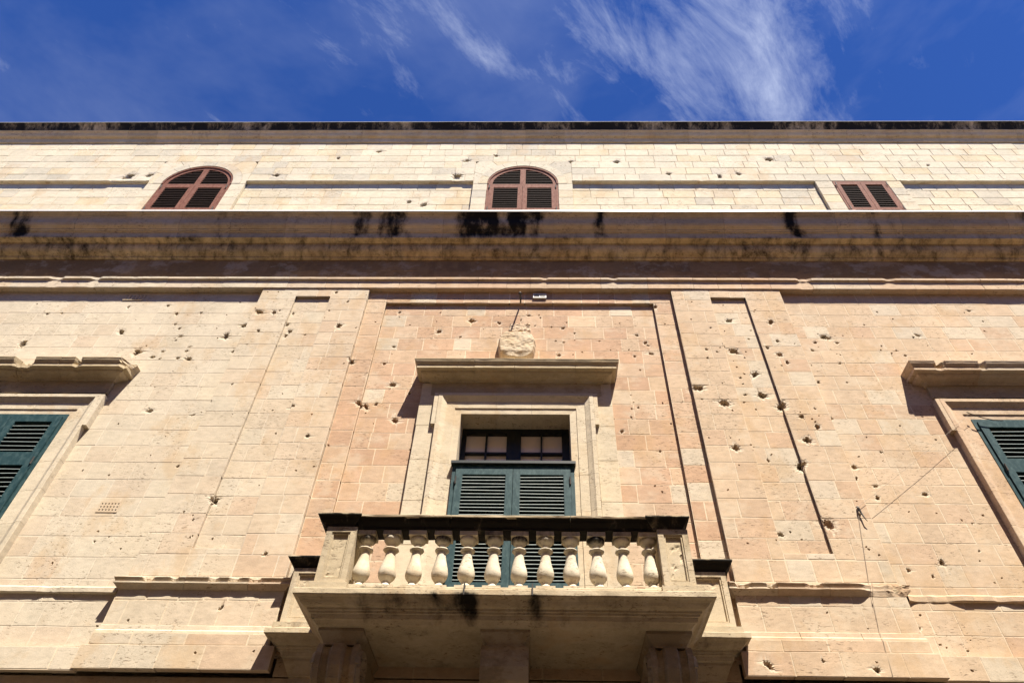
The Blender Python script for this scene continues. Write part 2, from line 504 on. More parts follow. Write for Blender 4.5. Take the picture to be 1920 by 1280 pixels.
def scar_depth(x, z, near):
    d = 0.0
    for (cx, cz, r, sd) in near:
        dx, dz = x - cx, z - cz
        if abs(dx) > r * 2.4 or abs(dz) > r * 2.4:
            continue
        al = sd * 2.399
        asp = 1.0 + 0.24 * math.sin(sd * 5.1)
        dx, dz = (dx * math.cos(al) + dz * math.sin(al)) * asp, (dz * math.cos(al) - dx * math.sin(al)) / asp
        q = math.hypot(dx, dz)
        an = math.atan2(dz, dx)
        rr = r * (1.0 + 0.55 * nz(math.cos(an) * 1.3 + sd, math.sin(an) * 1.3, sd * 0.37) + 0.42 * nz(math.cos(an) * 3.1, math.sin(an) * 3.1 + sd, 2.0) + 0.16 * nz(math.cos(an) * 7, math.sin(an) * 7 + sd, 5.0))
        t = q / max(rr, 0.3 * r)
        if t < 1:
            h = r * (1.25 if r > 0.02 else 1.5) * min(1.0, (1 - t) * 2.6) * (1 + 0.45 * nz(x * 60, z * 60, sd))
        elif t < 1.8 and r > 0.014:
            h = r * 0.16 * (1.8 - t) * (1 + nz(x * 40, z * 40, sd + 3.0))
        else:
            h = 0.0
        d = max(d, min(h, 0.07))
    return d


def lines_for(a, b, near, axis, coarse=0.09):
    ls = {a, b}
    k = max(1, int((b - a) / coarse))
    for i in range(1, k):
        ls.add(a + (b - a) * i / k)
    for s in near:
        c, r = s[axis], s[2]
        st = max(r / 4.0, 0.0045)
        t = c - r * 1.75
        while t < c + r * 1.75:
            if a + 0.002 < t < b - 0.002:
                ls.add(t)
            t += st
    ls = sorted(ls)
    out = [ls[0]]
    for t in ls[1:-1]:
        if t - out[-1] > 0.0035 and ls[-1] - t > 0.0035:
            out.append(t)
    out.append(ls[-1])
    return out


def near_scars(x0, x1, z0, z1):
    return [s for s in SCARS if x0 - 1.8 * s[2] < s[0] < x1 + 1.8 * s[2] and z0 - 1.8 * s[2] < s[1] < z1 + 1.8 * s[2]]


def stone_into(mb, x0, x1, z0, z1, o, tint, thick=0.095, near=()):
    mb.tint, mb.stain = tint, 0.0
    ch = 0.003
    if not near:
        j = lambda: rng.uniform(-0.0035, 0.0035)
        c = [(x0 + j(), z0 + j()), (x1 + j(), z0 + j()), (x1 + j(), z1 + j()), (x0 + j(), z1 + j())]
        tl = [rng.uniform(-0.0008, 0.0008) for _ in range(4)]
        sg = ((1, 1), (-1, 1), (-1, -1), (1, -1))
        A = [mb.add((p[0], -(o - thick), p[1])) for p in c]
        B = [mb.add((p[0], -(o - ch + t), p[1])) for p, t in zip(c, tl)]
        D = [mb.add((p[0] + s[0] * ch, -(o + t), p[1] + s[1] * ch)) for p, s, t in zip(c, sg, tl)]
        mb.f.append(D)
        for i in range(4):
            k = (i + 1) % 4
            mb.f.append([B[i], B[k], D[k], D[i]])
            mb.f.append([A[i], A[k], B[k], B[i]])
        return
    xs, zs = lines_for(x0, x1, near, 0), lines_for(z0, z1, near, 1)
    g = []
    for z in zs:
        row = []
        for x in xs:
            d = scar_depth(x, z, near)
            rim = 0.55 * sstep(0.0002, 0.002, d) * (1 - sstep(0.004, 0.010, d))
            row.append(mb.add((x, -(o - d), z), lerp3(tint, (0.56, 0.49, 0.38), rim) if rim > 0 else None, 0.58 * sstep(0.006, 0.026, d)))  # darkens with scar depth, paler at the chipped rim
        g.append(row)
    for j in range(len(zs) - 1):
        for i in range(len(xs) - 1):
            mb.f.append([g[j][i], g[j][i + 1], g[j + 1][i + 1], g[j + 1][i]])
    ring = g[0][:] + [g[j][-1] for j in range(1, len(zs))] + g[-1][-2::-1] + [g[j][0] for j in range(len(zs) - 2, 0, -1)]
    bk = [mb.add((mb.v[i][0], -(o - thick), mb.v[i][2])) for i in ring]
    for i in range(len(ring)):
        k = (i + 1) % len(ring)
        mb.f.append([bk[i], bk[k], ring[k], ring[i]])


def mortar_into(mb, x0, x1, z0, z1, o, near=()):
    if not near:
        i = [mb.add((x, -o, z)) for x, z in ((x0, z0), (x1, z0), (x1, z1), (x0, z1))]
        mb.f.append(i)
        return
    xs, zs = lines_for(x0, x1, near, 0, 0.05), lines_for(z0, z1, near, 1, 0.05)
    g = [[mb.add((x, -(o - 1.15 * scar_depth(x, z, near) - (0.004 if scar_depth(x, z, near) > 0 else 0)), z)) for x in xs] for z in zs]
    for j in range(len(zs) - 1):
        for i in range(len(xs) - 1):
            mb.f.append([g[j][i], g[j][i + 1], g[j + 1][i + 1], g[j + 1][i]])


COURSE = 0.26
ZL = 9.876          # a bed joint of the main wall
ZA = 13.67          # a bed joint of the attic


def to_px(x, y, z):
    c = Vector((x, y, z)) - CAM_POS
    v = RT * c.x + FW * c.y + U * c.z
    if v.z > -0.01:
        return None
    return (988 - 1280 * v.x / v.z, 640 + 1280 * v.y / v.z)


class Ashlar:
    """One wall part of coursed stones; its mesh is the mortar bed, its children are the stones."""

    def __init__(self, name, parent, tintf, mortar, gap=0.0058, deep=0.0012, base=ZL, lens=(0.24, 0.46), limit=100, rough=0.0007):
        self.mb = MB(mortar)
        self.cells = []
        self.name, self.parent, self.tintf = name, parent, tintf
        self.gap, self.deep, self.base, self.lens, self.limit, self.rough = gap, deep, base, lens, limit, rough

    def region(self, x0, x1, z0, z1, o, excl=(), lens=None):
        lens = lens or self.lens
        k0 = math.floor((z0 - self.base) / COURSE + 1e-6)
        zs = [z0]
        k = k0 + 1
        while self.base + k * COURSE < z1 - 0.04:
            zz = self.base + k * COURSE
            if zz > z0 + 0.04:
                zs.append(zz)
            k += 1
        zs.append(z1)
        for za, zb in zip(zs, zs[1:]):
            segs = [(x0, x1)]
            for (ex0, ex1, ez0, ez1) in excl:
                if ez1 <= za + 0.02 or ez0 >= zb - 0.02:
                    continue
                ns = []
                for a, b in segs:
                    if ex1 <= a or ex0 >= b:
                        ns.append((a, b))
                    else:
                        if ex0 - a > 0.03:
                            ns.append((a, ex0))
                        if b - ex1 > 0.03:
                            ns.append((ex1, b))
                segs = ns
            for a, b in segs:
                x = a
                first = True
                while x < b - 1e-6:
                    w = rng.uniform(*lens)
                    if first:
                        w *= rng.uniform(0.5, 1.0)
                        first = False
                    if b - (x + w) < lens[0] * 0.55:
                        w = b - x
                    w = min(w, b - x)
                    self.cells.append((x, x + w, za, zb, o))
                    x += w

    def finish(self):
        part = None
        vis = []
        for c in self.cells:
            x0, x1, z0, z1, o = c
            p = to_px((x0 + x1) / 2, -o, (z0 + z1) / 2)
            area = 0
            if p and 0 < p[0] < 1920 and 0 < p[1] < 1280:
                q0, q1 = to_px(x0, -o, z0), to_px(x1, -o, z1)
                area = abs(q1[0] - q0[0]) * abs(q1[1] - q0[1])
                if abs(p[0] - 960) < 400 and 1000 < p[1]:
                    area *= 0.3
            vis.append(area)
        order = sorted(range(len(self.cells)), key=lambda i: -vis[i])
        single = {i for i in order[:self.limit] if vis[i] > 150}
        rest = MB()
        solo = []
        for i, (x0, x1, z0, z1, o) in enumerate(self.cells):
            near = near_scars(x0, x1, z0, z1) if vis[i] > 0 else ()
            g = self.gap * rng.uniform(0.7, 1.25)
            tint = self.tintf((x0 + x1) / 2, (z0 + z1) / 2)
            oo = o + rng.uniform(-self.rough, self.rough)
            args = (x0 + g, x1 - g, z0 + g, z1 - g, oo, tint)
            mortar_into(self.mb, x0, x1, z0, z1, o - self.deep - self.rough, near)
            if i in single:
                m = MB()
                stone_into(m, *args, near=near)
                solo.append(m)
            else:
                stone_into(rest, *args, near=near)
        part = self.mb.build(self.name, M_STONE, self.parent)
        for m in solo:
            m.build('stone', M_STONE, part)
        if rest.v:
            r = rest.build('stonework', M_STONE, part)
            r['kind'] = 'stuff'
        return part


# ------------------------------------------------------------------ palettes
PALE = (0.492, 0.431, 0.335)
PINK = (0.425, 0.280, 0.186)
BEIGE = (0.474, 0.360, 0.250)
CREAM = (0.518, 0.433, 0.311)
ATTIC = (0.518, 0.459, 0.344)
GREY = (0.385, 0.351, 0.281)


def tint_main(x, z):
    t = 0.12 + 0.88 * sstep(-4.6, -1.5, x)
    c = lerp3(PALE, BEIGE, t)
    if rng.random() < 0.22:
        c = lerp3(c, PINK, rng.uniform(0.2, 0.6) * (0.35 + 0.65 * t))
    if rng.random() < 0.15:
        c = lerp3(c, PALE, 0.7)
    return jit(c, 0.035)


def tint_centre(x, z):
    c = lerp3(PINK, BEIGE, rng.random() ** 1.7)
    if rng.random() < 0.10:
        c = lerp3(c, PALE, 0.8)
    return jit(c, 0.06)


def tint_attic(x, z):
    c = ATTIC
    q = rng.random()
    if q < 0.2:
        c = lerp3(c, (0.51, 0.415, 0.265), rng.uniform(0.2, 0.8))
    elif q < 0.38:
        c = lerp3(c, GREY, rng.uniform(0.2, 0.8))
    return jit(c, 0.04)


def tint_cream(x, z):
    return jit(lerp3(CREAM, PALE, rng.random() * 0.5), 0.05)


# ------------------------------------------------------------------ ground
g = MB()
i = [g.add(p) for p in ((-900, -900, 0), (900, -900, 0), (900, 900, 0), (-900, 900, 0))]
g.f.append(i)
street = g.build('street', M_ROAD)
street['kind'] = 'structure'

# ------------------------------------------------------------------ the building
building = bpy.data.objects.new('building', None)
building.empty_display_size = 2
COL.objects.link(building)
building['label'] = "cream limestone palace with balustraded balcony, louvred shutters and shrapnel-pocked walls"
building['category'] = "building"
XE = 16.0           # half length of the facade that is built
WX = 6.68           # axis of the side windows
OP = 0.72           # half width of the openings


def part_label(o, text):
    o['label'] = text
    return o


# body behind the facade stones
b = MB((0.37, 0.31, 0.22))
b.box(-XE, XE, -12.0, -0.62, 0.0, 15.35)
b.build('rear_block', M_STONE, building)
b = MB((0.37, 0.31, 0.22))
b.box(-XE, XE, -12.0, 0.0, 15.36, 15.5)
b.build('roof', M_STONE, building)
b = MB((0.41, 0.32, 0.22))
b.box(-XE, XE, -0.61, -0.09, 0.0, 4.19)
b.box(-XE, XE, -0.088, 0.0, 0.0, 4.19)
b.build('ground_floor_wall', M_STONE, building)
for s in (-1, 1):
    b = MB((0.37, 0.31, 0.22))
    b.box(s * XE - 0.2, s * XE + 0.2, -0.6, -0.08, 4.2, 15.3)
    b.build('end_wall', M_STONE, building)

SW = [(s * WX - OP - 0.31, s * WX + OP + 0.31, 5.0, 7.87) for s in (-1, 1)]
MORT = (0.56, 0.46, 0.335)
MORT_C = (0.58, 0.46, 0.33)

for s in (-1, 1):
    a, bx_ = (-XE, -4.11) if s < 0 else (4.11, XE)
    w = Ashlar('bay_wall', building, tint_main, MORT if s > 0 else (0.515, 0.445, 0.35), limit=150)
    w.region(a, bx_, 5.10, 10.135, 0.0, SW)
    w.region(a, bx_, 4.44, 5.03, 0.0)
    w.finish()
    pl = Ashlar('pilaster', building, tint_main, MORT if s > 0 else (0.515, 0.435, 0.335), limit=110)
    xa, xb = (-4.11, -2.40) if s < 0 else (2.40, 4.11)
    pa, pb = (-3.54, -2.99) if s < 0 else (2.99, 3.54)
    pl.region(xa, pa, 5.15, 10.135, 0.085, lens=(0.24, 0.6))
    pl.region(pb, xb, 5.15, 10.135, 0.085, lens=(0.24, 0.6))
    pl.region(pa, pb, 9.94, 10.135, 0.085)
    pl.region(pa, pb, 5.15, 5.53, 0.085)
    pl.region(pa, pb, 5.53, 9.94, 0.04)
    pl.finish()

cw = Ashlar('central_bay_wall', building, tint_centre, MORT_C, limit=230)
cw.region(-2.40, -2.10, 4.4, 9.87, 0.02)
cw.region(2.10, 2.40, 4.4, 9.87, 0.02)
cw.region(-2.40, 2.40, 9.87, 10.135, 0.02)
cw.region(-2.10, 2.10, 4.4, 9.87, -0.03, [(-1.29, 1.29, 4.0, 7.88)])
cw.finish()

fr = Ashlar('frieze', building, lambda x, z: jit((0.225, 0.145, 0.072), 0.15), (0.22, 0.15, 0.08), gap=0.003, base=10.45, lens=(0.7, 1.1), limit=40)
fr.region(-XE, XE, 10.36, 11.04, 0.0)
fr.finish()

# attic: flush wall above, sunk panels between the window surrounds below
AW = [-6.51, -0.02]             # arched windows
RWX = 6.585                     # square window
aw = Ashlar('attic_wall', building, tint_attic, (0.36, 0.30, 0.22), gap=0.0042, deep=0.006, base=ZA, lens=(0.28, 0.62), limit=260, rough=0.0022)
ex = [(c - 0.98, c + 0.98, 11.0, 14.449) for c in AW]
aw.region(-XE, XE, 13.67, 15.245, 0.0, ex)
pan = [(-XE, -7.49), (-5.53, -1.0), (0.96, 5.72), (7.40, XE)]
for a, c in pan:
    aw.region(a, c, 11.75, 13.66, -0.065)
aw.region(5.725, RWX - 0.53, 11.75, 13.66, 0.0)
aw.region(RWX + 0.53, 7.395, 11.75, 13.66, 0.0)
aw.finish()

# ------------------------------------------------------------------ cornices and string courses
def cyma(p0, p1, n=6, amp=0.16):
    """An S-shaped moulding from p0 to p1 (a, z)."""
    out = []
    dx, dz = p1[0] - p0[0], p1[1] - p0[1]
    for i in range(n + 1):
        t = i / n
        s = math.sin(2 * math.pi * t) * amp
        out.append((p0[0] + dx * t + dz * s * 0.45, p0[1] + dz * t - dx * s * 0.45))
    return out


def chips(seed, thr, gain, marks=()):
    def f(x, z):
        n = nz(x * 1.1, seed, 0.3) * 0.6 + nz(x * 4.7, seed * 2.0, 1.3) * 0.5 + nz(x * 17, seed, 2.2) * 0.18
        d = max(0.0, (n - thr) * gain)
        for c, w, amt in marks:
            if abs(x - c) < w:
                d = max(d, amt * min(1.0, (1 - abs(x - c) / w) * 2.2) * (0.8 + 0.5 * nz(x * 14, seed, 4.0)))
        return min(1.0, d)
    return f


def run(name, plan, prof, lens, tintf, chip=None, keep=0.0, stain=None, step=0.07, seed=0.0, wob=0.0025, label=None, gap=0.0022):
    """A moulded course: a bed that is the part and the cut stones that are its children.  plan is a straight or a three-sided line."""
    zm = sum(z for a, z in prof) / len(prof)
    core = MB((0.36, 0.29, 0.2))
    sweep(core, plan, [(a - 0.022, zm + (z - zm) * 0.93) for a, z in prof], step=0.07, chip=chip, keep=keep, wob=0, caps=True, stain=stain)
    part = core.build(name, M_STONE, building)
    if label:
        part['label'] = label
    front = [i for i in range(len(plan) - 1) if abs(plan[i][1] - plan[i + 1][1]) < 1e-6 and plan[i + 1][0] - plan[i][0] > 0.5][0]
    xa, xb, o = plan[front][0], plan[front + 1][0], plan[front][1]
    cuts = [xa]
    while xb - cuts[-1] > lens[1] * 1.3:
        cuts.append(cuts[-1] + rng.uniform(*lens))
    cuts.append(xb)
    for k in range(len(cuts) - 1):
        a, c = cuts[k], cuts[k + 1]
        pln = [(a + (gap if k else 0), o), (c - (gap if k < len(cuts) - 2 else 0), o)]
        if k == 0:
            pln = list(plan[:front]) + pln
        if k == len(cuts) - 2:
            pln = pln + list(plan[front + 2:])
        m = MB(tintf(a, zm))
        dd, dz = rng.uniform(-0.002, 0.002), rng.uniform(-0.0015, 0.0015)
        sweep(m, pln, [(q + dd, z + dz) for q, z in prof], step=step, chip=chip, keep=keep, stain=stain, seed=seed + k, wob=wob)
        m.build('stone', M_STONE, part)
    return part


def tint_cor(x, z):
    return jit(lerp3((0.54, 0.41, 0.245), (0.46, 0.355, 0.22), rng.random()), 0.07)


def tint_arch(x, z):
    c = tint_main(x, z)
    return lerp3(c, PINK, 0.25 if x > -3 else 0.0)


# main cornice
CST = [(-8.68, 0.22, 1.0), (-2.74, 0.16, 0.95), (-2.40, 0.12, 0.7), (-2.15, 0.24, 0.95), (-1.0, 0.16, 0.8), (-0.62, 0.42, 1.25), (-0.1, 0.3, 1.1), (0.22, 0.16, 1.0),
       (1.37, 0.13, 0.95), (4.63, 0.15, 1.15), (5.98, 0.14, 0.62), (6.3, 0.1, 0.5), (-5.2, 0.12, 0.55), (8.6, 0.3, 0.6)]


def cornice_stain_shade(x, z):
    if z < 11.31:  # bed moulding darkened: shade under the overhang painted through this mask
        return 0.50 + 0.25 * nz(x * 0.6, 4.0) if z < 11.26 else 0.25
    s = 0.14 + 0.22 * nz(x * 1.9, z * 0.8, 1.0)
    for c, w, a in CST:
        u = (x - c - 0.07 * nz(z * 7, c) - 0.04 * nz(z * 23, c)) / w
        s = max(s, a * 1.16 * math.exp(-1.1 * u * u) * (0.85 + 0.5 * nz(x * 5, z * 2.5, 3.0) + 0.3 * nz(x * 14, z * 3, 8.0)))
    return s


prof = [(-0.06, 11.80), (0.50, 11.735), (0.52, 11.725), (0.52, 11.692), (0.505, 11.687)]
prof += cyma((0.500, 11.680), (0.375, 11.425))
prof += [(0.366, 11.422), (0.360, 11.398), (0.346, 11.395), (0.340, 11.372), (0.322, 11.368), (0.312, 11.33), (0.305, 11.245),
         (0.195, 11.235), (0.190, 11.205)]
prof += [(0.190 - 0.135 * (1 - math.cos(t * math.pi / 2 / 5)), 11.20 - 0.15 * math.sin(t * math.pi / 2 / 5)) for t in range(1, 6)]
prof += [(0.05, 11.02), (-0.03, 11.015)]
run('main_cornice', [(-XE, 0.0), (XE, 0.0)], prof, (0.75, 1.15), tint_cor, chips(3.0, 0.62, 0.5), 0.02, cornice_stain_shade, 0.06, 1.0)
m = MB()
sweep(m, [(-XE, 0.0), (XE, 0.0)], [(0.30, 11.775), (0.530, 11.755), (0.536, 11.750), (0.536, 11.705), (0.529, 11.705), (0.529, 11.745), (0.30, 11.769)], step=0.5, wob=0.002)
m.build('cornice_flashing', M_FLASH, building)

# architrave under the frieze
mk = [(4.55, 0.12, 1.0), (-7.55, 0.12, 0.9), (-6.9, 0.09, 0.8), (5.9, 0.1, 0.5), (0.4, 0.06, 0.5), (1.5, 0.07, 0.5)]
prof = [(-0.04, 10.38), (0.125, 10.378), (0.140, 10.366), (0.140, 10.322), (0.132, 10.315), (0.108, 10.306), (0.105, 10.30), (0.105, 10.14), (0.10, 10.132), (-0.04, 10.13)]
run('architrave', [(-XE, 0.0), (XE, 0.0)], prof, (0.32, 0.75), tint_arch, chips(8.0, 0.34, 1.3, mk), 0.098, None, 0.035, 4.0, 0.002)


# roof cornice
def roof_stain(x, z):
    if z > 15.577:
        return 0.95 + 0.6 * nz(x * 0.9, 2.0) + 0.3 * nz(x * 4.0, 5.0)
    if z > 15.543:
        return -0.6
    return 0.12 + 0.25 * nz(x * 0.5, 7.0)


prof = [(-0.3, 15.80), (0.228, 15.772), (0.241, 15.765), (0.241, 15.748), (0.228, 15.735), (0.190, 15.68), (0.152, 15.60), (0.144, 15.580), (0.150, 15.574), (0.150, 15.552), (0.138, 15.546)]
prof += cyma((0.134, 15.54), (0.078, 15.41), 5)
prof += [(0.050, 15.402), (0.036, 15.39), (0.030, 15.265), (0.022, 15.255), (-0.05, 15.252)]
run('roof_cornice', [(-XE, 0.0), (XE, 0.0)], prof, (0.5, 0.85), tint_cor, chips(13.0, 0.5, 0.7), 0.05, roof_stain, 0.08, 7.0)
m = MB()
sweep(m, [(-XE, 0.0), (XE, 0.0)], [(0.0, 15.795), (0.247, 15.780), (0.247, 15.762), (0.243, 15.762), (0.243, 15.775), (0.0, 15.785)], step=0.5, wob=0.003)
m.build('roof_flashing', M_LEAD, building)

# attic ledge lip over the sunk panels (broken in places)
for a, c in pan:
    prof = [(-0.01, 13.70), (0.012, 13.695), (0.014, 13.66), (0.008, 13.652), (-0.06, 13.65)]
    run('attic_ledge', [(a, 0.0), (c, 0.0)], prof, (0.5, 0.8), tint_attic, chips(21.0, 0.3, 1.2, [(-8.1, 0.2, 1), (-7.75, 0.2, 1), (-1.3, 0.12, 1)]), -0.05, None, 0.05, 3.0, 0.004)

# string course under the side bays and the platband
for s in (-1, 1):
    a, c = (-XE, -4.19) if s < 0 else (4.19, XE)
    prof = [(-0.02, 5.125), (0.012, 5.105), (0.036, 5.085), (0.036, 5.035), (0.03, 5.028), (-0.02, 5.022)]
    mk = [(4.45, 0.3, 0.9), (5.15, 0.08, 0.6)] if s > 0 else [(-4.9, 0.1, 0.4)]
    run('string_course', [(a, 0.0), (c, 0.0)], prof, (0.5, 0.9), tint_main, chips(31.0 + s, 0.45, 0.9, mk), 0.0, None, 0.05, 2.0, 0.003)
    # pedestal under the pilaster
    xa, xb = (-4.13, -2.36) if s < 0 else (2.36, 4.13)
    pd = Ashlar('pilaster_pedestal', building, tint_main, MORT, base=4.66, lens=(0.26, 0.5), limit=40)
    pd.region(xa, xb, 4.64, 5.045, 0.10, lens=(0.24, 0.42))
    pd.region(xa - 0.02, xb + 0.02, 4.44, 4.56, 0.145, lens=(0.35, 0.7))
    pd.finish()
    prof = [(-0.12, 4.68), (0.0, 4.655), (0.010, 4.648), (0.013, 4.602), (0.026, 4.588), (0.028, 4.56), (-0.12, 4.558)]
    run('pedestal_base_moulding', [(xa, -0.03), (xa, 0.10), (xb, 0.10), (xb, -0.03)], prof, (0.4, 0.8), tint_main, chips(35.0 + s, 0.5, 0.6), 0.0, None, 0.06, 3.0, 0.002)
    mk = [(3.98, 0.32, 1.0), (2.75, 0.06, 0.9), (3.2, 0.09, 0.8), (2.45, 0.08, 0.8)] if s > 0 else [(-3.83, 0.07, 0.9), (-3.55, 0.05, 0.7), (-3.13, 0.05, 0.8), (-2.9, 0.06, 0.7), (-2.68, 0.07, 0.9)]
    prof = [(-0.12, 5.165), (0.055, 5.158), (0.068, 5.150), (0.068, 5.142), (0.062, 5.135), (0.050, 5.112), (0.048, 5.104), (0.058, 5.100), (0.058, 5.084), (0.040, 5.070), (0.016, 5.045), (0.006, 5.034), (-0.12, 5.03)]

    def cap_chip(x, z, f=chips(41.0 + s, 0.42, 0.9, mk), s=s):
        d = f(x, z)
        return d if (z > 5.10 or abs(x - 3.98) < 0.33) else d * 0.15
    run('pedestal_cap', [(xa, -0.03), (xa, 0.10), (xb, 0.10), (xb, -0.03)], prof, (0.4, 0.75), tint_arch, cap_chip, 0.0, None, 0.03, 5.0, 0.002)
for x0, x1, o in ((-XE, -4.20, 0.10), (-4.20, -2.28, 0.16), (2.28, 4.20, 0.16), (4.20, XE, 0.10), (-2.28, 2.28, 0.0)):
    pb_ = Ashlar('platband', building, tint_main, MORT, base=4.22, lens=(0.35, 0.8), limit=20)
    pb_.region(x0, x1, 4.205, 4.435 if o else 4.40, o)
    pb_.finish()

# ------------------------------------------------------------------ window surrounds
def jamb_profile():
    """(d, o): distance from the opening edge outwards, distance out from the wall."""
    return [(0.0, -0.40), (0.0, 0.030), (0.085, 0.034), (0.090, 0.046), (0.20, 0.050), (0.206, 0.058), (0.245, 0.080), (0.262, 0.092), (0.268, 0.098),
            (0.315, 0.098), (0.32, 0.094), (0.32, -0.06)]


def surround(name, cx, zb, zt, tintf, label=None):
    """Moulded frame in stones: two jambs and a lintel, mitred; a plain bed is the part itself."""
    P = jamb_profile()
    core = MB((0.37, 0.31, 0.22))
    core.box(cx - OP - 0.30, cx - OP - 0.02, -0.38, 0.02, zb, zt + 0.3)
    part = core.build(name, M_STONE, building)
    if label:
        part['label'] = label
    core = MB((0.37, 0.31, 0.22))
    core.box(cx + OP + 0.02, cx + OP + 0.30, -0.38, 0.02, zb, zt + 0.3)
    core.build('jamb_bed', M_STONE, part)

    def piece(sec_a, sec_b, k=6):
        m = MB(tintf(cx, 0))
        sd = rng.uniform(0, 50)
        rings = []
        for i in range(k + 1):
            t = i / k
            ring = []
            for q, (A, B) in enumerate(zip(sec_a, sec_b)):
                p = [A[j] * (1 - t) + B[j] * t for j in range(3)]
                w = 0.0018
                p[0] += w * nz(p[0] * 9 + sd, p[2] * 9, q)
                p[1] += w * nz(p[0] * 9, p[2] * 9 + sd, q + 3.0)
                ring.append(m.add(tuple(p)))
            rings.append(ring)
        n = len(sec_a)
        for r0, r1 in zip(rings, rings[1:]):
            for q in range(n - 1):
                m.f.append([r0[q], r0[q + 1], r1[q + 1], r1[q]])
        m.f.append(rings[0][::-1])
        m.f.append(rings[-1])
        m.build('stone', M_STONE, part)

    for s in (-1, 1):
        z = zb
        zs = [zb]
        while zt - 0.10 - zs[-1] > 0.75:
            zs.append(zs[-1] + rng.uniform(0.42, 0.6))
        zs.append(zt - 0.02)
        for q, (z0, z1) in enumerate(zip(zs, zs[1:])):
            top = q == len(zs) - 2
            lo = [(cx + s * (OP + d), -o, z0 + 0.0015) for d, o in P]
            hi = [(cx + s * (OP + d), -o, (zt + d if top else z1 - 0.0015)) for d, o in P]
            piece(lo if s > 0 else lo, hi)
    xs = [-1, -0.36, 0.3, 1]
    for q in range(3):
        A = [(cx + (-(OP + d) if q == 0 else xs[q] * OP + 0.0012), -o, zt + d) for d, o in P]
        B = [(cx + ((OP + d) if q == 2 else xs[q + 1] * OP - 0.0012), -o, zt + d) for d, o in P]
        piece(A, B)
    for s in (-1, 1):                     # ears
        m = MB(tintf(cx, 0))
        e0, e1 = OP + 0.322, OP + 0.375
        m.box(cx + s * (e0 if s > 0 else e1), cx + s * (e1 if s > 0 else e0), -0.05, 0.095, zt - 0.22, zt + 0.317)
        m.build('ear', M_STONE, part)
    return part


def hood(cx, half, tintf, marks=(), seed=0.0, label=None, fo=0.05, ztop=8.335):
    dz = ztop - 8.335
    fm = MB(jit((0.36, 0.285, 0.185), 0.05))
    fm.box(cx - half, cx + half, -0.055, fo, 7.882, 8.105)
    f = fm.build('window_frieze', M_STONE, building)
    prof = [(-0.08, 8.36), (0.235, 8.345), (0.25, 8.338), (0.25, 8.326), (0.246, 8.318), (0.238, 8.29), (0.218, 8.258), (0.206, 8.243), (0.205, 8.238), (0.210, 8.236), (0.210, 8.196),
            (0.200, 8.190), (0.155, 8.184), (0.150, 8.165), (0.135, 8.150), (0.100, 8.135), (0.055, 8.125), (0.030, 8.112), (0.022, 8.100), (0.020, 8.092), (-0.08, 8.09)]
    prof = [(a, z + dz) for a, z in prof]
    plan = [(cx - half, -0.055), (cx - half, fo), (cx + half, fo), (cx + half, -0.055)]

    def ch(x, z, fn=chips(seed, 0.6, 0.4, marks)):
        return fn(x, z) * (1.0 if z > 8.243 + dz else 0.12 if abs(x) < 6.0 and x > 0 else 0.3)
    return run('window_hood', plan, prof, (0.55, 0.9), tintf, ch, 0.02, None, 0.035, seed, 0.002, label)


def tint_hood(x, z):
    return jit((0.41, 0.33, 0.215), 0.05)


surround('window_surround', 0.0, 4.56, 7.56, tint_cream, "pale cream moulded stone surround of the balcony door")
hood(0.0, 1.16, tint_hood, (), 51.0, "intact moulded stone hood over the balcony door")
for s in (-1, 1):                         # flat outer strips beside the balcony door
    z = 4.56
    for z1 in (5.1, 5.62, 6.2, 6.8, 7.35, 7.70, 8.10):
        m = MB(tint_cream(0, 0))
        stone_into(m, min(s * 1.047, s * 1.295), max(s * 1.047, s * 1.295), z + 0.001, z1 - 0.001, 0.042, m.tint, thick=0.12)
        m.build('door_strip_stone', M_STONE, building)
        z = z1
for s in (-1, 1):
    surround('window_surround', s * WX, 4.9, 7.50, tint_main if s > 0 else (lambda x, z: jit(lerp3(PALE, CREAM, 0.3), 0.05)))
    mk = [(-5.40, 0.09, 1.0), (-6.86, 0.13, 1.0), (-6.1, 0.04, 0.5)] if s < 0 else [(5.77, 0.05, 1.0), (6.35, 0.03, 0.3)]
    hood(s * WX, 1.06, tint_arch if s > 0 else tint_hood, mk, 60.0 + s)

# deep reveal and lintel soffit of the balcony door
for s in (-1, 1):
    m = MB((0.41, 0.34, 0.235))
    m.box(min(s * 0.735, s * 0.9), max(s * 0.735, s * 0.9), -0.6, -0.39, 4.5, 7.7)
    m.build('door_reveal', M_STONE, building)
# ------------------------------------------------------------------ shutters and frames
def slats(parent, x0, x1, z0, z1, o, mat, pitch=0.048, depth=0.05, tilt=14, th=0.008, clip=None):
    z = z0 + pitch * 0.5
    k = 0
    T = math.tan(R(tilt))
    while z < z1 - pitch * 0.35:
        a, b_ = x0, x1
        if clip:
            r = clip(z + 0.01)
            if r is None:
                break
            a, b_ = max(x0, r[0]), min(x1, r[1])
        if b_ - a > 0.05:
            m = MB()
            dz = rng.uniform(-0.0015, 0.0015)
            rl = rng.uniform(-0.0045, 0.0045)
            ids = []
            for x, e in ((a, -rl), (b_, rl)):
                for (oo, zz) in ((o, z), (o, z + th), (o - depth, z + th + depth * T), (o - depth, z + depth * T)):
                    ids.append(m.add((x, -oo, zz + dz + e)))
            for q in ((0, 4, 5, 1), (1, 5, 6, 2), (2, 6, 7, 3), (3, 7, 4, 0), (0, 1, 2, 3), (7, 6, 5, 4)):
                m.f.append([ids[i] for i in q])
            ob = m.build('slat', mat, parent)
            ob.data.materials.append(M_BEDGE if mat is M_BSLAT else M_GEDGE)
            ob.data.polygons[0].material_index = 1  # front face takes the painted sunlit edge colour
        z += pitch
        k += 1


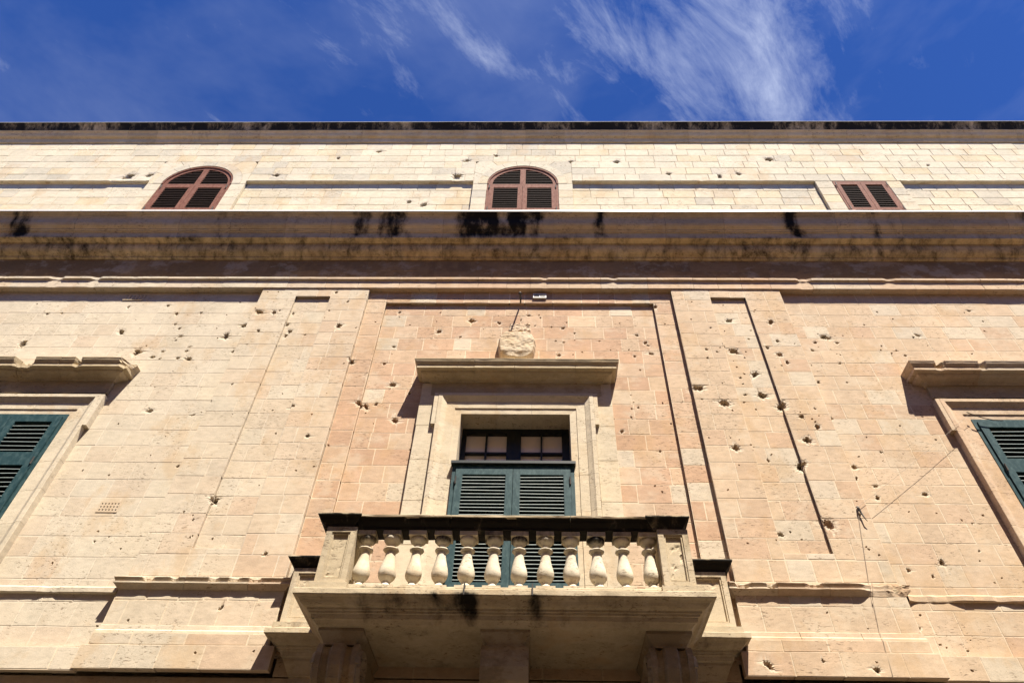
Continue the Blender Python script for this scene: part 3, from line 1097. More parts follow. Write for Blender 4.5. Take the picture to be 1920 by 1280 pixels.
def leaf(parent, x0, x1, z0, z1, o, rails, mat, smat, stile=0.075, pitch=0.048, panels=()):
    """A shutter leaf: rails are (za, zb) louvred openings."""
    zs = [z0]
    holes = set()
    for j, (za, zb) in enumerate(rails):
        zs += [za, zb]
        holes.add((1, 2 * j + 1))
    zs.append(z1)
    m = MB()
    grid_plate(m, [x0, x0 + stile, x1 - stile, x1], zs, holes, o - 0.045, o)
    lf = m.build('shutter_leaf', mat, parent)
    for (za, zb) in rails:
        slats(parent, x0 + stile, x1 - stile, za, zb, o - 0.008, smat, pitch)
    for (za, zb) in panels:
        pm = MB()
        grid_plate(pm, [x0 + stile, x0 + stile + 0.03, x1 - stile - 0.03, x1 - stile], [za, za + 0.03, zb - 0.03, zb], {(1, 1)}, o - 0.01, o + 0.012)
        pm.build('panel_moulding', mat, parent)
    return lf


def hinge(parent, x, z, o, mat=M_IRON):
    m = MB()
    tube(m, [(x, -o - 0.008, z - 0.05), (x, -o - 0.014, z + 0.05)], 0.011, 6)
    m.build('hinge', mat, parent)


def shade_panel(parent, x0, x1, z0, z1, o=-0.45):
    m = MB()  # near-black panel: the unlit room behind is put into its colour
    m.box(x0, x1, o - 0.05, o, z0, z1)
    m.build('shade_backing', M_DARK, parent)


# balcony door: outer box frame, two leaves, cap rail, glazed transom behind
m = MB()
grid_plate(m, [-0.745, -0.70, 0.70, 0.745], [4.56, 6.665, 6.698], {(1, 0)}, 0.0, 0.070)
door = m.build('balcony_door', M_GREEN, building)
door['label'] = "dark green louvred double door behind the balcony balustrade"
leaf(door, -0.697, -0.003, 4.565, 6.660, 0.085, [(5.16, 6.55)], M_GREEN, M_GSLAT, 0.085, 0.0475, [(4.66, 5.04)])
leaf(door, 0.003, 0.697, 4.565, 6.660, 0.085, [(5.16, 6.55)], M_GREEN, M_GSLAT, 0.085, 0.0475, [(4.66, 5.04)])
m = MB()
m.box(-0.765, 0.765, -0.03, 0.115, 6.70, 6.738)
m.build('cap_rail', M_FRAME, door)
for x in (-0.69, 0.69):
    for z in (6.46, 5.2):
        hinge(door, x, z, 0.085)
m = MB()
grid_plate(m, [-0.76, -0.66, -0.40, -0.375, -0.115, 0.075, 0.335, 0.36, 0.62, 0.76], [6.5, 6.85, 7.145, 7.17, 7.475, 7.60],
           {(1, 1), (1, 3), (3, 1), (3, 3), (5, 1), (5, 3), (7, 1), (7, 3)}, -0.36, -0.28)
tr = m.build('transom_frame', M_FRAME, door)
for xa, xb in ((-0.66, -0.40), (-0.375, -0.115), (0.075, 0.335), (0.36, 0.62)):
    for za, zb in ((6.85, 7.145), (7.17, 7.475)):
        m = MB()
        m.box(xa - 0.005, xb + 0.005, -0.345, -0.335, za - 0.005, zb + 0.005)
        m.build('pane', M_PANE, door)
shade_panel(door, -0.76, 0.76, 4.5, 7.7, -0.50)
shade_panel(door, -0.715, 0.715, 4.57, 6.66, -0.06)

for s in (-1, 1):
    c = s * WX
    m = MB()
    grid_plate(m, [c - 0.735, c - 0.69, c + 0.69, c + 0.735], [4.9, 7.45, 7.505], {(1, 0)}, -0.06, 0.040)
    w = m.build('shuttered_window', M_GREEN, building)
    w['label'] = "dark green louvred shutters at the left edge of the picture" if s < 0 else "dark green louvred shutters at the right edge of the picture"
    for x0, x1 in ((c - 0.687, c - 0.003), (c + 0.003, c + 0.687)):
        leaf(w, x0, x1, 4.905, 7.447, 0.062, [(5.05, 6.66), (6.86, 7.36)], M_GREEN, M_GSLAT, 0.095, 0.066)
    for x in (c - 0.68, c + 0.68):
        hinge(w, x, 6.72, 0.062)
        hinge(w, x, 5.2, 0.062)
    shade_panel(w, c - 0.75, c + 0.75, 4.9, 7.6, -0.3)

# attic windows
for c in AW:
    r = 0.70
    zc = 13.53
    m = MB()
    grid_plate(m, [c - r, c - r + 0.045, c + r - 0.045, c + r], [11.74, 13.50, 13.565], {(1, 0)}, -0.10, -0.012)
    w = m.build('arched_window', M_BROWN, building)
    w['label'] = "arched attic window with reddish brown louvred shutters, " + ("leftmost of the attic windows" if c < -3 else "above the balcony door")
    for x0, x1 in ((c - r + 0.048, c - 0.003), (c + 0.003, c + r - 0.048)):
        leaf(w, x0, x1, 11.76, 13.495, -0.005, [(11.85, 12.60), (12.68, 13.42)], M_BROWN, M_BSLAT, 0.088, 0.066)
    # fanlight: curved frame, mullion, louvres
    m = MB()
    K = 24
    ids = []
    for i in range(K + 1):
        t = math.pi * i / K
        ids.append([m.add((c + math.cos(t) * q, -o, 13.565 + math.sin(t) * (q - 0.02))) for q, o in ((r, -0.10), (r, 0.0), (r - 0.03, 0.0), (r - 0.032, -0.02), (r - 0.10, -0.02), (r - 0.10, -0.08))])
    for a, b_ in zip(ids, ids[1:]):
        for q in range(5):
            m.f.append([a[q], a[q + 1], b_[q + 1], b_[q]])
    m.build('arched_head', M_BROWN, w)
    m = MB()
    m.box(c - 0.055, c + 0.055, -0.08, -0.018, 13.566, 13.565 + r - 0.06)
    m.build('mullion', M_BROWN, w)

    def cl_(z, c=c, r=r):
        h = z - 13.565
        q = (r - 0.10) ** 2 - h * h
        return None if q <= 0.003 else (c - math.sqrt(q), c + math.sqrt(q))
    slats(w, c - r, c - 0.056, 13.57, 14.25, -0.028, M_BSLAT, 0.066, clip=cl_)
    slats(w, c + 0.056, c + r, 13.57, 14.25, -0.028, M_BSLAT, 0.066, clip=cl_)
    for x in (c - r + 0.05, c + r - 0.05):
        hinge(w, x, 13.44, -0.002)
        hinge(w, x, 12.64, -0.002)
    shade_panel(w, c - 0.75, c + 0.75, 11.7, 14.4, -0.25)
    # stone head: voussoirs, spandrels and jambs
    head = MB((0.33, 0.28, 0.2))
    ids = []
    K = 28
    for i in range(K + 1):
        t = math.pi * i / K
        ux, uz = math.cos(t), math.sin(t)
        k = min(0.98 / max(abs(ux), 1e-6), 0.885 / max(uz, 1e-6))
        ids.append([head.add((c + ux * (r + 0.012), 0.16, 13.565 + uz * (r + 0.012))), head.add((c + ux * (r + 0.012), 0.014, 13.565 + uz * (r + 0.012))), head.add((c + ux * k, 0.014, 13.565 + uz * k))])
    for a, b_ in zip(ids, ids[1:]):
        head.f.append([a[0], a[1], b_[1], b_[0]])
        head.f.append([a[1], a[2], b_[2], b_[1]])
    hd = head.build('arch_surround', M_STONE, building)
    nv = 9
    for k in range(nv):
        t0, t1 = math.pi * k / nv + 0.004, math.pi * (k + 1) / nv - 0.004
        tn = lerp3(ATTIC, GREY, rng.uniform(0.1, 0.75)) if c < -3 else tint_attic(0, 0)
        m = MB(tn)
        for (ra, rb, o) in ((r + 0.004, r + 0.175, 0.006),):
            ids = []
            for i in range(5):
                t = t0 + (t1 - t0) * i / 4
                ux, uz = math.cos(t), math.sin(t)
                ids.append([m.add((c + ux * q, -oo, 13.565 + uz * q)) for q, oo in ((ra, -0.15), (ra, o), (rb, o + 0.002), (rb, -0.06))])
            for a, b_ in zip(ids, ids[1:]):
                for q in range(3):
                    m.f.append([a[q], a[q + 1], b_[q + 1], b_[q]])
            m.f.append(ids[0][::-1])
            m.f.append(ids[-1])
        m.build('voussoir', M_STONE, hd)
    for s in (-1, 1):                      # spandrels, each of three stones
        for (ta, tb) in ((0.0, 0.27), (0.27, 0.60), (0.60, 1.0)):
            m = MB(tint_attic(0, 0))
            ids = []
            for i in range(7):
                t = math.pi / 2 * (ta + (tb - ta) * i / 6 + (0.003 if i == 0 else -0.003 if i == 6 else 0))
                ux, uz = math.cos(t), math.sin(t)
                k = min(0.978 / max(abs(ux), 1e-6), 0.883 / max(uz, 1e-6))
                ra = r + 0.180
                ids.append([m.add((c + s * ux * q, -oo, 13.565 + uz * q)) for q, oo in ((ra, -0.05), (ra, 0.001), (k, 0.001), (k, -0.05))])
            for a, b_ in zip(ids, ids[1:]):
                for q in range(3):
                    m.f.append([a[q], a[q + 1], b_[q + 1], b_[q]] if s < 0 else [a[q + 1], a[q], b_[q], b_[q + 1]])
            m.f.append(ids[0])
            m.f.append(ids[-1][::-1])
            m.build('spandrel_stone', M_STONE, hd)
        z = 11.75
        while z < 13.5:
            z1 = min(13.562, z + 0.26) if z + 0.26 < 13.4 else 13.562
            m = MB()
            stone_into(m, min(c + s * (r + 0.003), c + s * 0.978), max(c + s * (r + 0.003), c + s * 0.978), z + 0.003, z1 - 0.003, 0.0, tint_attic(0, 0), thick=0.15)
            m.build('jamb_stone', M_STONE, hd)
            z = z1
m = MB()
h = 0.52
grid_plate(m, [RWX - h, RWX - h + 0.04, RWX + h - 0.04, RWX + h], [11.74, 13.60, 13.655], {(1, 0)}, -0.10, -0.004)
w = m.build('square_window', M_BROWN, building)
w['label'] = "square-headed attic window with reddish brown louvred shutters"
for x0, x1 in ((RWX - h + 0.042, RWX - 0.003), (RWX + 0.003, RWX + h - 0.042)):
    leaf(w, x0, x1, 11.76, 13.597, 0.003, [(11.85, 12.62), (12.70, 13.53)], M_BROWN, M_BSLAT, 0.075, 0.066)
for x in (RWX - h + 0.03, RWX + h - 0.03):
    hinge(w, x, 13.52, 0.012)
    hinge(w, x, 12.66, 0.012)
shade_panel(w, RWX - 0.55, RWX + 0.55, 11.7, 13.7, -0.25)

# ------------------------------------------------------------------ balcony
BT = (0.414, 0.340, 0.233)
PL = [(-2.37, -0.06), (-2.37, 0.31), (-1.89, 0.31), (-1.89, 1.12), (1.89, 1.12), (1.89, 0.31), (2.37, 0.31), (2.37, -0.06)]


def slab_stain_shade(x, z):
    if z > 4.54:
        return 0.0
    s = 0.24 + 0.25 * nz(x * 1.6, z * 3)  # overall darkening paints underside shade in with the dirt
    for c, w_, a in ((-0.34, 0.17, 1.35), (-0.55, 0.4, 0.72), (-1.0, 0.5, 0.55), (0.28, 0.10, 0.75), (-1.3, 0.2, 0.5), (-2.3, 0.08, 0.8), (0.0, 0.3, 0.35)):
        u = (x - c - 0.05 * nz(z * 9, c)) / w_
        s = max(s, a * math.exp(-1.0 * u * u) * (0.85 + 0.5 * nz(x * 6, z * 3, 3.0) + 0.4 * nz(x * 15, z * 4, 7.0)) * (0.55 + 0.45 * sstep(4.31, 4.42, z)))
    return s


m = MB(BT)
prof = [(-0.06, 4.560), (-0.004, 4.556), (0.0, 4.550), (0.0, 4.504), (-0.006, 4.498)]
prof += cyma((-0.012, 4.494), (-0.115, 4.430), 5, 0.14)
prof += [(-0.122, 4.428), (-0.126, 4.410), (-0.140, 4.408), (-0.144, 4.390), (-0.158, 4.386), (-0.170, 4.348), (-0.188, 4.340), (-0.215, 4.316), (-0.225, 4.312)]
rings = sweep(m, PL, prof, step=0.06, chip=chips(71.0, 0.45, 0.10), keep=-0.2, wob=0.0035, stain=slab_stain_shade, caps=False)
for r in rings:
    m.v[r[-1]] = (m.v[r[-1]][0], m.v[r[-1]][1], 4.312)
    m.v[r[0]] = (m.v[r[0]][0], m.v[r[0]][1], 4.560)
m.f.append([r[0] for r in rings])
m.f.append([r[-1] for r in rings][::-1])
balcony = m.build('balcony', M_STONE, building)
balcony['label'] = "projecting stone balcony with balustrade and blackened handrail"


def line(plan, prof, name, tint, stain=None, chip=None, keep=0.0, wob=0.003, step=0.06):
    q = MB(tint)
    sweep(q, plan, prof, step=step, chip=chip, keep=keep, wob=wob, stain=stain)
    return q.build(name, M_STONE, balcony)


def closed(o0, o1, zs):
    return [(o0, zs[1]), (o1, zs[1]), (o1, zs[0]), (o0, zs[0])]


def grime(x, z):
    return 0.35 + 0.3 * nz(x * 1.3, 3.3) - (0.4 if x > 0.5 else 0.0)


# plinth under the balusters, in lengths
for a, c in ((-1.44, -0.36), (-0.352, 0.252), (0.262, 1.44)):
    line([(a, 1.06), (c, 1.06)], [(-0.25, 4.604), (0.0, 4.602), (0.004, 4.596), (0.004, 4.562), (-0.25, 4.558)], 'balcony_plinth', jit(BT, 0.04), grime)
for x in (-0.356, 0.257):
    q = MB()
    q.box(x - 0.006, x + 0.006, 1.0, 1.128, 4.50, 4.61)
    q.build('iron_cramp', M_IRON, balcony)
RP = [(-0.20, 5.338), (-0.012, 5.338), (0.0, 5.330), (0.0, 5.314), (-0.01, 5.306), (-0.022, 5.30), (-0.034, 5.272), (-0.058, 5.244), (-0.068, 5.236), (-0.070, 5.214), (-0.090, 5.208), (-0.20, 5.204)]
RPF = [(-0.26, 5.338)] + RP[1:-1] + [(-0.26, 5.204)]


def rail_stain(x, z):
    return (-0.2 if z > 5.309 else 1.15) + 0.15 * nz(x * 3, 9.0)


for a, c in ((-1.46, -0.55), (-0.546, 0.62), (0.624, 1.46)):
    line([(a, 1.095), (c, 1.095)], [(q, z) for q, z in RPF], 'handrail', jit(BT, 0.04), rail_stain, chips(77.0, 0.25, 0.35), -0.06, 0.006, 0.03)


def pedestal(x0, x1, o0, o1, z0, z1, tint, st=0.0):
    """Square pier with a sunk panel on the front."""
    q = MB(tint)

    def stn(z):
        return 0.55 * sstep(z0 + 0.72 * (z1 - z0), z1, z) + st
    f = 0.055
    # body ring
    pts = [(x0, o0), (x0, o1), (x1, o1), (x1, o0)]
    K = 8
    rr = []
    for j in range(K + 1):
        z = z0 + (z1 - z0) * j / K
        rr.append([q.add((x + 0.003 * nz(x * 5, z * 6), -o - 0.003 * nz(x * 4, z * 8, 3.0), z), None, stn(z)) for x, o in pts])
    for a, b_ in zip(rr, rr[1:]):
        for k in (0, 2, 3):
            q.f.append([a[k], a[(k + 1) % 4], b_[(k + 1) % 4], b_[k]])
    q.f.append(rr[-1][::-1])
    q.f.append(rr[0])
    # front: frame and sunk panel
    lv = [(0.0, 0.0), (f, 0.0), (f + 0.004, 0.012), (f + 0.016, 0.010), (f + 0.022, 0.030)]
    rg = []
    for d, dep in lv:
        rg.append([q.add((x, -(o1 - dep), z), None, stn(z)) for x, z in ((x0 + d, z0 + d * 1.0), (x1 - d, z0 + d * 1.0), (x1 - d, z1 - d), (x0 + d, z1 - d))])
    for a, b_ in zip(rg, rg[1:]):
        for k in range(4):
            q.f.append([a[k], a[(k + 1) % 4], b_[(k + 1) % 4], b_[k]])
    # rough panel face
    e = rg[-1]
    c0, c1, c3 = Vector(q.v[e[0]]), Vector(q.v[e[1]]), Vector(q.v[e[3]])
    nu, nv_ = 8, 18
    gg = []
    for j in range(nv_ + 1):
        row = []
        for i in range(nu + 1):
            p = c0 + (c1 - c0) * (i / nu) + (c3 - c0) * (j / nv_)
            ed = min(i, nu - i, j, nv_ - j)
            n_ = nz(p.x * 22, p.z * 14, x0) + 0.6 * nz(p.x * 60, p.z * 45, x0)
            if ed > 0:
                p.y += max(0.0, n_ - 0.35) * 0.022
            row.append(q.add(tuple(p), None, stn(p.z)))
        gg.append(row)
    for j in range(nv_):
        for i in range(nu):
            q.f.append([gg[j][i], gg[j][i + 1], gg[j + 1][i + 1], gg[j + 1][i]])
    return q.build('pedestal', M_STONE, balcony)


def cap(x0, x1, o0, o1, full=True):
    plan = [(x0 + 0.07, o0), (x0 + 0.07, o1 - 0.07), (x1 - 0.07, o1 - 0.07), (x1 - 0.07, o0)]
    q = MB(BT)
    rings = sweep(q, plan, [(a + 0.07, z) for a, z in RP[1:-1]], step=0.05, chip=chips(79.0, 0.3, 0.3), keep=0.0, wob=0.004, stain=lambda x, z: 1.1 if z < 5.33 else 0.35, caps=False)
    q.f.append([r[0] for r in rings])
    q.f.append([r[-1] for r in rings][::-1])
    return q.build('pedestal_cap_stone', M_STONE, balcony)


for s in (-1, 1):
    x0, x1 = (-1.745, -1.455) if s < 0 else (1.455, 1.745)
    pedestal(x0, x1, 0.78, 1.055, 4.622, 5.215, jit(BT, 0.03))
    q = MB(jit(BT, 0.03))
    q.box(min(s * 1.425, s * 1.80), max(s * 1.425, s * 1.80), 0.74, 1.095, 4.562, 4.621)
    q.build('pedestal_base', M_STONE, balcony)
    cap(x0 - 0.105, x1 + 0.03, 0.74, 1.12)
    # wing pedestal against the wall
    x0, x1 = (-2.265, -1.83) if s < 0 else (1.83, 2.265)
    pedestal(x0, x1, -0.06, 0.245, 4.622, 5.215, jit((0.444, 0.363, 0.252), 0.03))
    q = MB(jit(BT, 0.03), 0.35 if s < 0 else 0.1)
    q.box(min(s * 1.80, s * 2.315), max(s * 1.80, s * 2.315), -0.06, 0.285, 4.562, 4.621)
    q.build('pedestal_base', M_STONE, balcony)
    cap(x0 - 0.085, x1 + 0.085, -0.06, 0.305)
    # side rail and plinth between the two pedestals
    q = MB(BT, 1.0)
    q.box(min(s * 1.50, s * 1.74), max(s * 1.50, s * 1.74), 0.30, 0.745, 5.21, 5.332)
    q.build('side_rail', M_STONE, balcony)
    q = MB(BT, 0.1)
    q.box(min(s * 1.48, s * 1.74), max(s * 1.48, s * 1.74), 0.29, 0.735, 4.562, 4.603)
    q.build('side_plinth', M_STONE, balcony)
    # moulded corbel under the wing
    q = MB(jit((0.385, 0.311, 0.207), 0.04), 0.12)
    pl_ = [(min(s * 1.75, s * 2.17), -0.06), (min(s * 1.75, s * 2.17), 0.115), (max(s * 1.75, s * 2.17), 0.115), (max(s * 1.75, s * 2.17), -0.06)]
    rg = sweep(q, pl_, [(0.0, 4.330)] + [(-0.0 - 0.05 * t, 4.31 - 0.10 * t) for t in (0, 0.5, 1)] + [(-0.055, 4.19), (-0.07, 4.185), (-0.075, 3.98), (-0.1, 3.9)], step=0.08)
    q.build('wing_corbel', M_STONE, balcony)

# balusters: lathe-turned, square at both ends
BP = [(0.030, 4.640), (0.078, 4.640), (0.076, 4.652), (0.060, 4.662), (0.046, 4.672), (0.040, 4.688), (0.038, 4.702), (0.044, 4.707), (0.047, 4.714), (0.058, 4.724),
      (0.073, 4.745), (0.081, 4.772), (0.081, 4.800), (0.074, 4.840), (0.062, 4.885), (0.052, 4.930), (0.046, 4.975), (0.044, 5.010), (0.048, 5.016), (0.068, 5.024),
      (0.072, 5.032), (0.068, 5.040), (0.046, 5.044), (0.039, 5.054), (0.034, 5.084), (0.036, 5.091), (0.050, 5.098), (0.070, 5.112), (0.080, 5.130), (0.082, 5.150), (0.074, 5.158), (0.03, 5.158)]


def baluster(x, o, i, st=0.0):
    q = MB(jit((0.518, 0.459, 0.355), 0.05))
    S = 28
    rings = []
    sd = i * 3.7
    sc_ = (rng.uniform(0.96, 1.04), rng.uniform(-0.006, 0.006))
    for r_, z in BP:
        ring = []
        for k in range(S):
            t = 2 * math.pi * k / S
            rr = r_ * sc_[0] * (1 + 0.07 * nz(math.cos(t) * 1.5 + sd, math.sin(t) * 1.5, z * 9) + 0.035 * nz(math.cos(t) * 5 + sd, math.sin(t) * 5, z * 30) - 0.30 * max(0.0, nz(math.cos(t) * 2.2 + sd, math.sin(t) * 2.2, z * 16) - 0.36))
            z2 = z + 0.003 * nz(sd, t, z * 5)
            ring.append(q.add((x + sc_[1] * (z - 4.64) / 0.52 + rr * math.cos(t), -(o + rr * math.sin(t)), z2), None, st + 0.10 + max(0.5 * sstep(5.09, 5.16, z) if i % 3 else 0.75 * sstep(5.07, 5.13, z), 0.32 * sstep(0.03, 0.0, abs(z - 5.014)), 0.28 * sstep(0.035, 0.0, abs(z - 4.705)))))
        rings.append(ring)
    for a, b_ in zip(rings, rings[1:]):
        for k in range(S):
            q.f.append([a[k], a[(k + 1) % S], b_[(k + 1) % S], b_[k]][::-1])
    part = q.build('baluster', M_STONE, balcony, True)
    return part


def baluster_blocks(x, o, i):
    for z0, z1, h, nm, st in ((4.605, 4.641, 0.088, 'baluster_base', 0.05), (5.157, 5.203, 0.086, 'baluster_abacus', 0.45)):
        q = MB(jit((0.444, 0.377, 0.274), 0.05), st + rng.uniform(-0.2, 0.2))
        q.box(x - h + rng.uniform(-.004, .004), x + h + rng.uniform(-.004, .004), o - h, o + h + rng.uniform(-.004, .004), z0, z1)
        q.build(nm, M_STONE, balcony)


for i in range(12):
    x = -1.362 + 0.2482 * i
    baluster(x, 0.935, i)
    baluster_blocks(x, 0.935, i)
for s in (-1, 1):
    for j, o in enumerate((0.42, 0.62)):
        baluster(s * 1.62, o, 20 + j + s)
        baluster_blocks(s * 1.62, o, 1)


# consoles under the slab
def console(cx, w, flutes):
    hw = w / 2
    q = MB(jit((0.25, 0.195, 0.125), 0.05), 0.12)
    # front curve (o, z) from the top down
    cv = [(0.80, 4.19), (0.825, 4.15), (0.84, 4.08), (0.835, 4.00), (0.80, 3.90), (0.73, 3.79), (0.62, 3.67), (0.50, 3.57), (0.38, 3.49), (0.29, 3.40), (0.25, 3.30), (0.24, 3.15)]
    if flutes:
        sec = [(-hw, 0.0), (-hw + 0.05, 0.0), (-hw + 0.055, -0.022), (-hw + 0.075, -0.03), (-0.075, -0.03), (-0.055, 0.0), (-0.05, 0.008), (0.05, 0.008), (0.055, 0.0), (0.075, -0.03), (hw - 0.075, -0.03), (hw - 0.055, -0.022), (hw - 0.05, 0.0), (hw, 0.0)]
    else:
        sec = [(-hw, 0.0), (-hw * 0.3, 0.0), (hw * 0.3, 0.0), (hw, 0.0)]
    rings = []
    for j, (o, z) in enumerate(cv):
        a, b_ = cv[max(0, j - 1)], cv[min(len(cv) - 1, j + 1)]
        dx, dz = b_[0] - a[0], b_[1] - a[1]
        L = math.hypot(dx, dz)
        no, nzv = -dz / L, dx / L
        ring = [q.add((cx - hw, 0.06, z))]
        ring += [q.add((cx + x, -(o + no * d), z + nzv * d)) for x, d in sec]
        ring += [q.add((cx + hw, 0.06, z))]
        rings.append(ring)
    n = len(rings[0])
    for a, b_ in zip(rings, rings[1:]):
        for k in range(n - 1):
            q.f.append([a[k], b_[k], b_[k + 1], a[k + 1]])
    q.f.append(rings[0])
    q.f.append(rings[-1][::-1])
    c = q.build('console', M_STONE, balcony)
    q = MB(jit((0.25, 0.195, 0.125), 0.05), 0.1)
    pln = [(cx - hw * 0.80, 0.0), (cx - hw * 0.80, 0.80), (cx + hw * 0.80, 0.80), (cx + hw * 0.80, 0.0)]
    rg = sweep(q, pln, [(0.055, 4.33), (0.055, 4.285), (0.05, 4.28), (0.03, 4.25), (0.0, 4.205), (0.0, 4.185)], step=0.1, wob=0.002, caps=False)
    q.f.append([r[0] for r in rg])
    q.f.append([r[-1] for r in rg][::-1])
    q.build('console_cap', M_STONE, balcony)
    if flutes:
        for s in (-1, 1):                 # volute rolls on the flanks
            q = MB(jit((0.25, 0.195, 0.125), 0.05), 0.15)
            K = 26
            ids = []
            for k in range(K + 1):
                t = k / K * 2 * math.pi * 1.6
                rr = 0.17 * (1 - 0.62 * k / K)
                co, cz = 0.655 + rr * math.cos(t), 4.01 + rr * math.sin(t)
                ww = 0.028 * (1 - 0.4 * k / K)
                ids.append([q.add((cx + s * (hw - 0.005), -(co + ww * math.cos(t)), cz + ww * math.sin(t))), q.add((cx + s * (hw + 0.032), -co, cz)), q.add((cx + s * (hw - 0.005), -(co - ww * math.cos(t)), cz - ww * math.sin(t)))])
            for a, b_ in zip(ids, ids[1:]):
                for k in range(2):
                    q.f.append([a[k], a[k + 1], b_[k + 1], b_[k]])
            q.f.append(ids[0])
            q.f.append(ids[-1][::-1])
            q.build('volute', M_STONE, balcony)


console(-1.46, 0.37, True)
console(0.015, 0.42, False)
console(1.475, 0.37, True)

# ------------------------------------------------------------------ small things fixed to the wall
# broken carved boss over the door hood
q = MB((0.474, 0.385, 0.274))
nu, nv_ = 40, 44
gg = []
for j in range(nv_ + 1):
    row = []
    for i in range(nu + 1):
        u, v = i / nu * 2 - 1, j / nv_ * 2 - 1
        x, z = u * 0.33 - 0.015, 8.90 + v * 0.34
        vv = v + 0.05
        wid = 0.86 if vv < 0.45 else 0.86 - 0.9 * (vv - 0.45) ** 1.2
        wid *= 1 - 0.10 * sstep(-0.2, -0.95, vv)
        e = max(0.0, 1 - (abs(u) / (wid + 0.05 * nz(v * 4, 1.0))) ** 3.2 - (abs(vv) / (0.95 + 0.05 * nz(u * 4, 7.0))) ** 3.2)
        dome = max(0.0, 1 - (u * 0.95) ** 4 - (vv * 0.85) ** 4)
        o = -0.065 + sstep(0.0, 0.35, e) * (0.085 + 0.085 * dome ** 0.6)
        o += sstep(0.0, 0.3, e) * (0.010 * nz(u * 2.5, v * 3.0, 2.0) + 0.006 * nz(u * 8, v * 10, 5.0))
        if vv < -0.5:                     # remains of carved folds along the foot
            o -= 0.022 * sstep(-0.5, -0.7, vv) * (0.5 + 0.5 * math.sin(u * 7.5 + 1.2 * nz(v * 4, 2.0)))
        if vv > 0.62:                     # broken sloping top
            o -= 0.09 * sstep(0.62, 0.95, vv) * (1 + 0.5 * nz(u * 5, v * 5))
        row.append(q.add((x, -o, z)))
    gg.append(row)
for j in range(nv_):
    for i in range(nu):
        q.f.append([gg[j][i], gg[j][i + 1], gg[j + 1][i + 1], gg[j + 1][i]])
part_label(q.build('broken_boss', M_STONE, building), "hacked-off carved stone boss above the door hood")
q = MB((0.459, 0.355, 0.252))
gg = []
for j in range(17):
    row = []
    for i in range(25):
        u, v = i / 12 - 1, j / 8 - 1
        e = max(0.0, min(1.0, min((0.9 - abs(u)) / 0.12, (0.9 - abs(v)) / 0.2) + 0.6 * nz(u * 4, v * 4, 8.0)))
        o = -0.06 + e * (0.045 + 0.016 * nz(u * 2.5, v * 7, 1.0) + 0.010 * nz(u * 9, v * 15, 4.0) - 0.012 * v)
        row.append(q.add((0.02 + u * 0.2, -o, 9.33 + v * 0.14)))
    gg.append(row)
for j in range(16):
    for i in range(24):
        q.f.append([gg[j][i], gg[j][i + 1], gg[j + 1][i + 1], gg[j + 1][i]])
q.build('fractured_stone', M_STONE, building)

# iron rod with a knob
q = MB()
tube(q, [(0.02, 0.04, 9.90), (0.02, -0.10, 9.865), (0.015, -0.25, 9.80), (0.015, -0.265, 9.80)], [0.013, 0.013, 0.013, 0.012], 8)
rod = q.build('iron_rod', M_IRON, building)
q = MB()
for k in range(7):
    t = math.pi * k / 6
    for a in range(10):
        p = 2 * math.pi * a / 10
        q.add((0.015 + 0.027 * math.sin(t) * math.cos(p), -0.27 - 0.03 * math.cos(t), 9.797 + 0.027 * math.sin(t) * math.sin(p)))
for k in range(6):
    for a in range(10):
        q.f.append([k * 10 + a, k * 10 + (a + 1) % 10, (k + 1) * 10 + (a + 1) % 10, (k + 1) * 10 + a])
q.build('knob', M_IRON, rod)

# white vent under the architrave
q = MB()
x0 = 0.215
xs = [x0, x0 + 0.016, x0 + 0.098, x0 + 0.112, x0 + 0.194, x0 + 0.21]
zs = [9.965, 9.985, 10.012, 10.024, 10.051, 10.068]
grid_plate(q, xs, zs, {(1, 1), (1, 3), (3, 1), (3, 3)}, 0.028, 0.05)
v_ = q.build('vent_grille', M_WHITE, building)
v_['label'] = "small white metal vent just under the architrave"
q = MB()
q.box(x0 + 0.01, x0 + 0.2, 0.024, 0.0275, 9.975, 10.06)  # near-black sheet paints the shade behind the slots
q.build('vent_back', M_DARK, v_)

# perforated stone air brick on the left bay
q = MB((0.488, 0.403, 0.303))
xs, zs, hl = [-4.90], [6.03], set()
for i in range(6):
    xs += [xs[-1] + 0.022, xs[-1] + 0.022 + 0.017]
xs.append(xs[-1] + 0.022)
for j in range(3):
    zs += [zs[-1] + 0.024, zs[-1] + 0.024 + 0.018]
zs.append(zs[-1] + 0.024)
for i in range(6):
    for j in range(3):
        hl.add((2 * i + 1, 2 * j + 1))
grid_plate(q, xs, zs, hl, 0.003, 0.0055)
v_ = q.build('air_brick', M_STONE, building)
v_['label'] = "perforated pale air brick on the left bay wall"
q = MB()
q.box(xs[0] + 0.01, xs[-1] - 0.01, 0.0018, 0.0028, zs[0] + 0.01, zs[-1] - 0.01)  # near-black sheet paints the shade inside the holes
q.build('air_brick_back', M_DARK, v_)
q = MB((0.488, 0.407, 0.296))
grid_plate(q, [-6.34 + 0.03 * i for i in range(12)], [9.925 + 0.02 * j for j in range(8)], {(i, j) for i in range(1, 11, 2) for j in range(1, 7, 2)}, 0.004, 0.014)
v_ = q.build('air_brick', M_STONE, building)
v_['label'] = "perforated air brick in the shadow under the architrave"

# ------------------------------------------------------------------ loose wire
wire = bpy.data.objects.new('cable', None)
COL.objects.link(wire)
wire.location = (0, 0, 0)
wire['label'] = "thin slack wire strung from the right window down across the right pilaster"
wire['category'] = "cable"


def sag(a, b_, s, n=12):
    a, b_ = Vector(a), Vector(b_)
    return [tuple(a.lerp(b_, i / n) + Vector((0, 0, -s * 4 * (i / n) * (1 - i / n)))) for i in range(n + 1)]


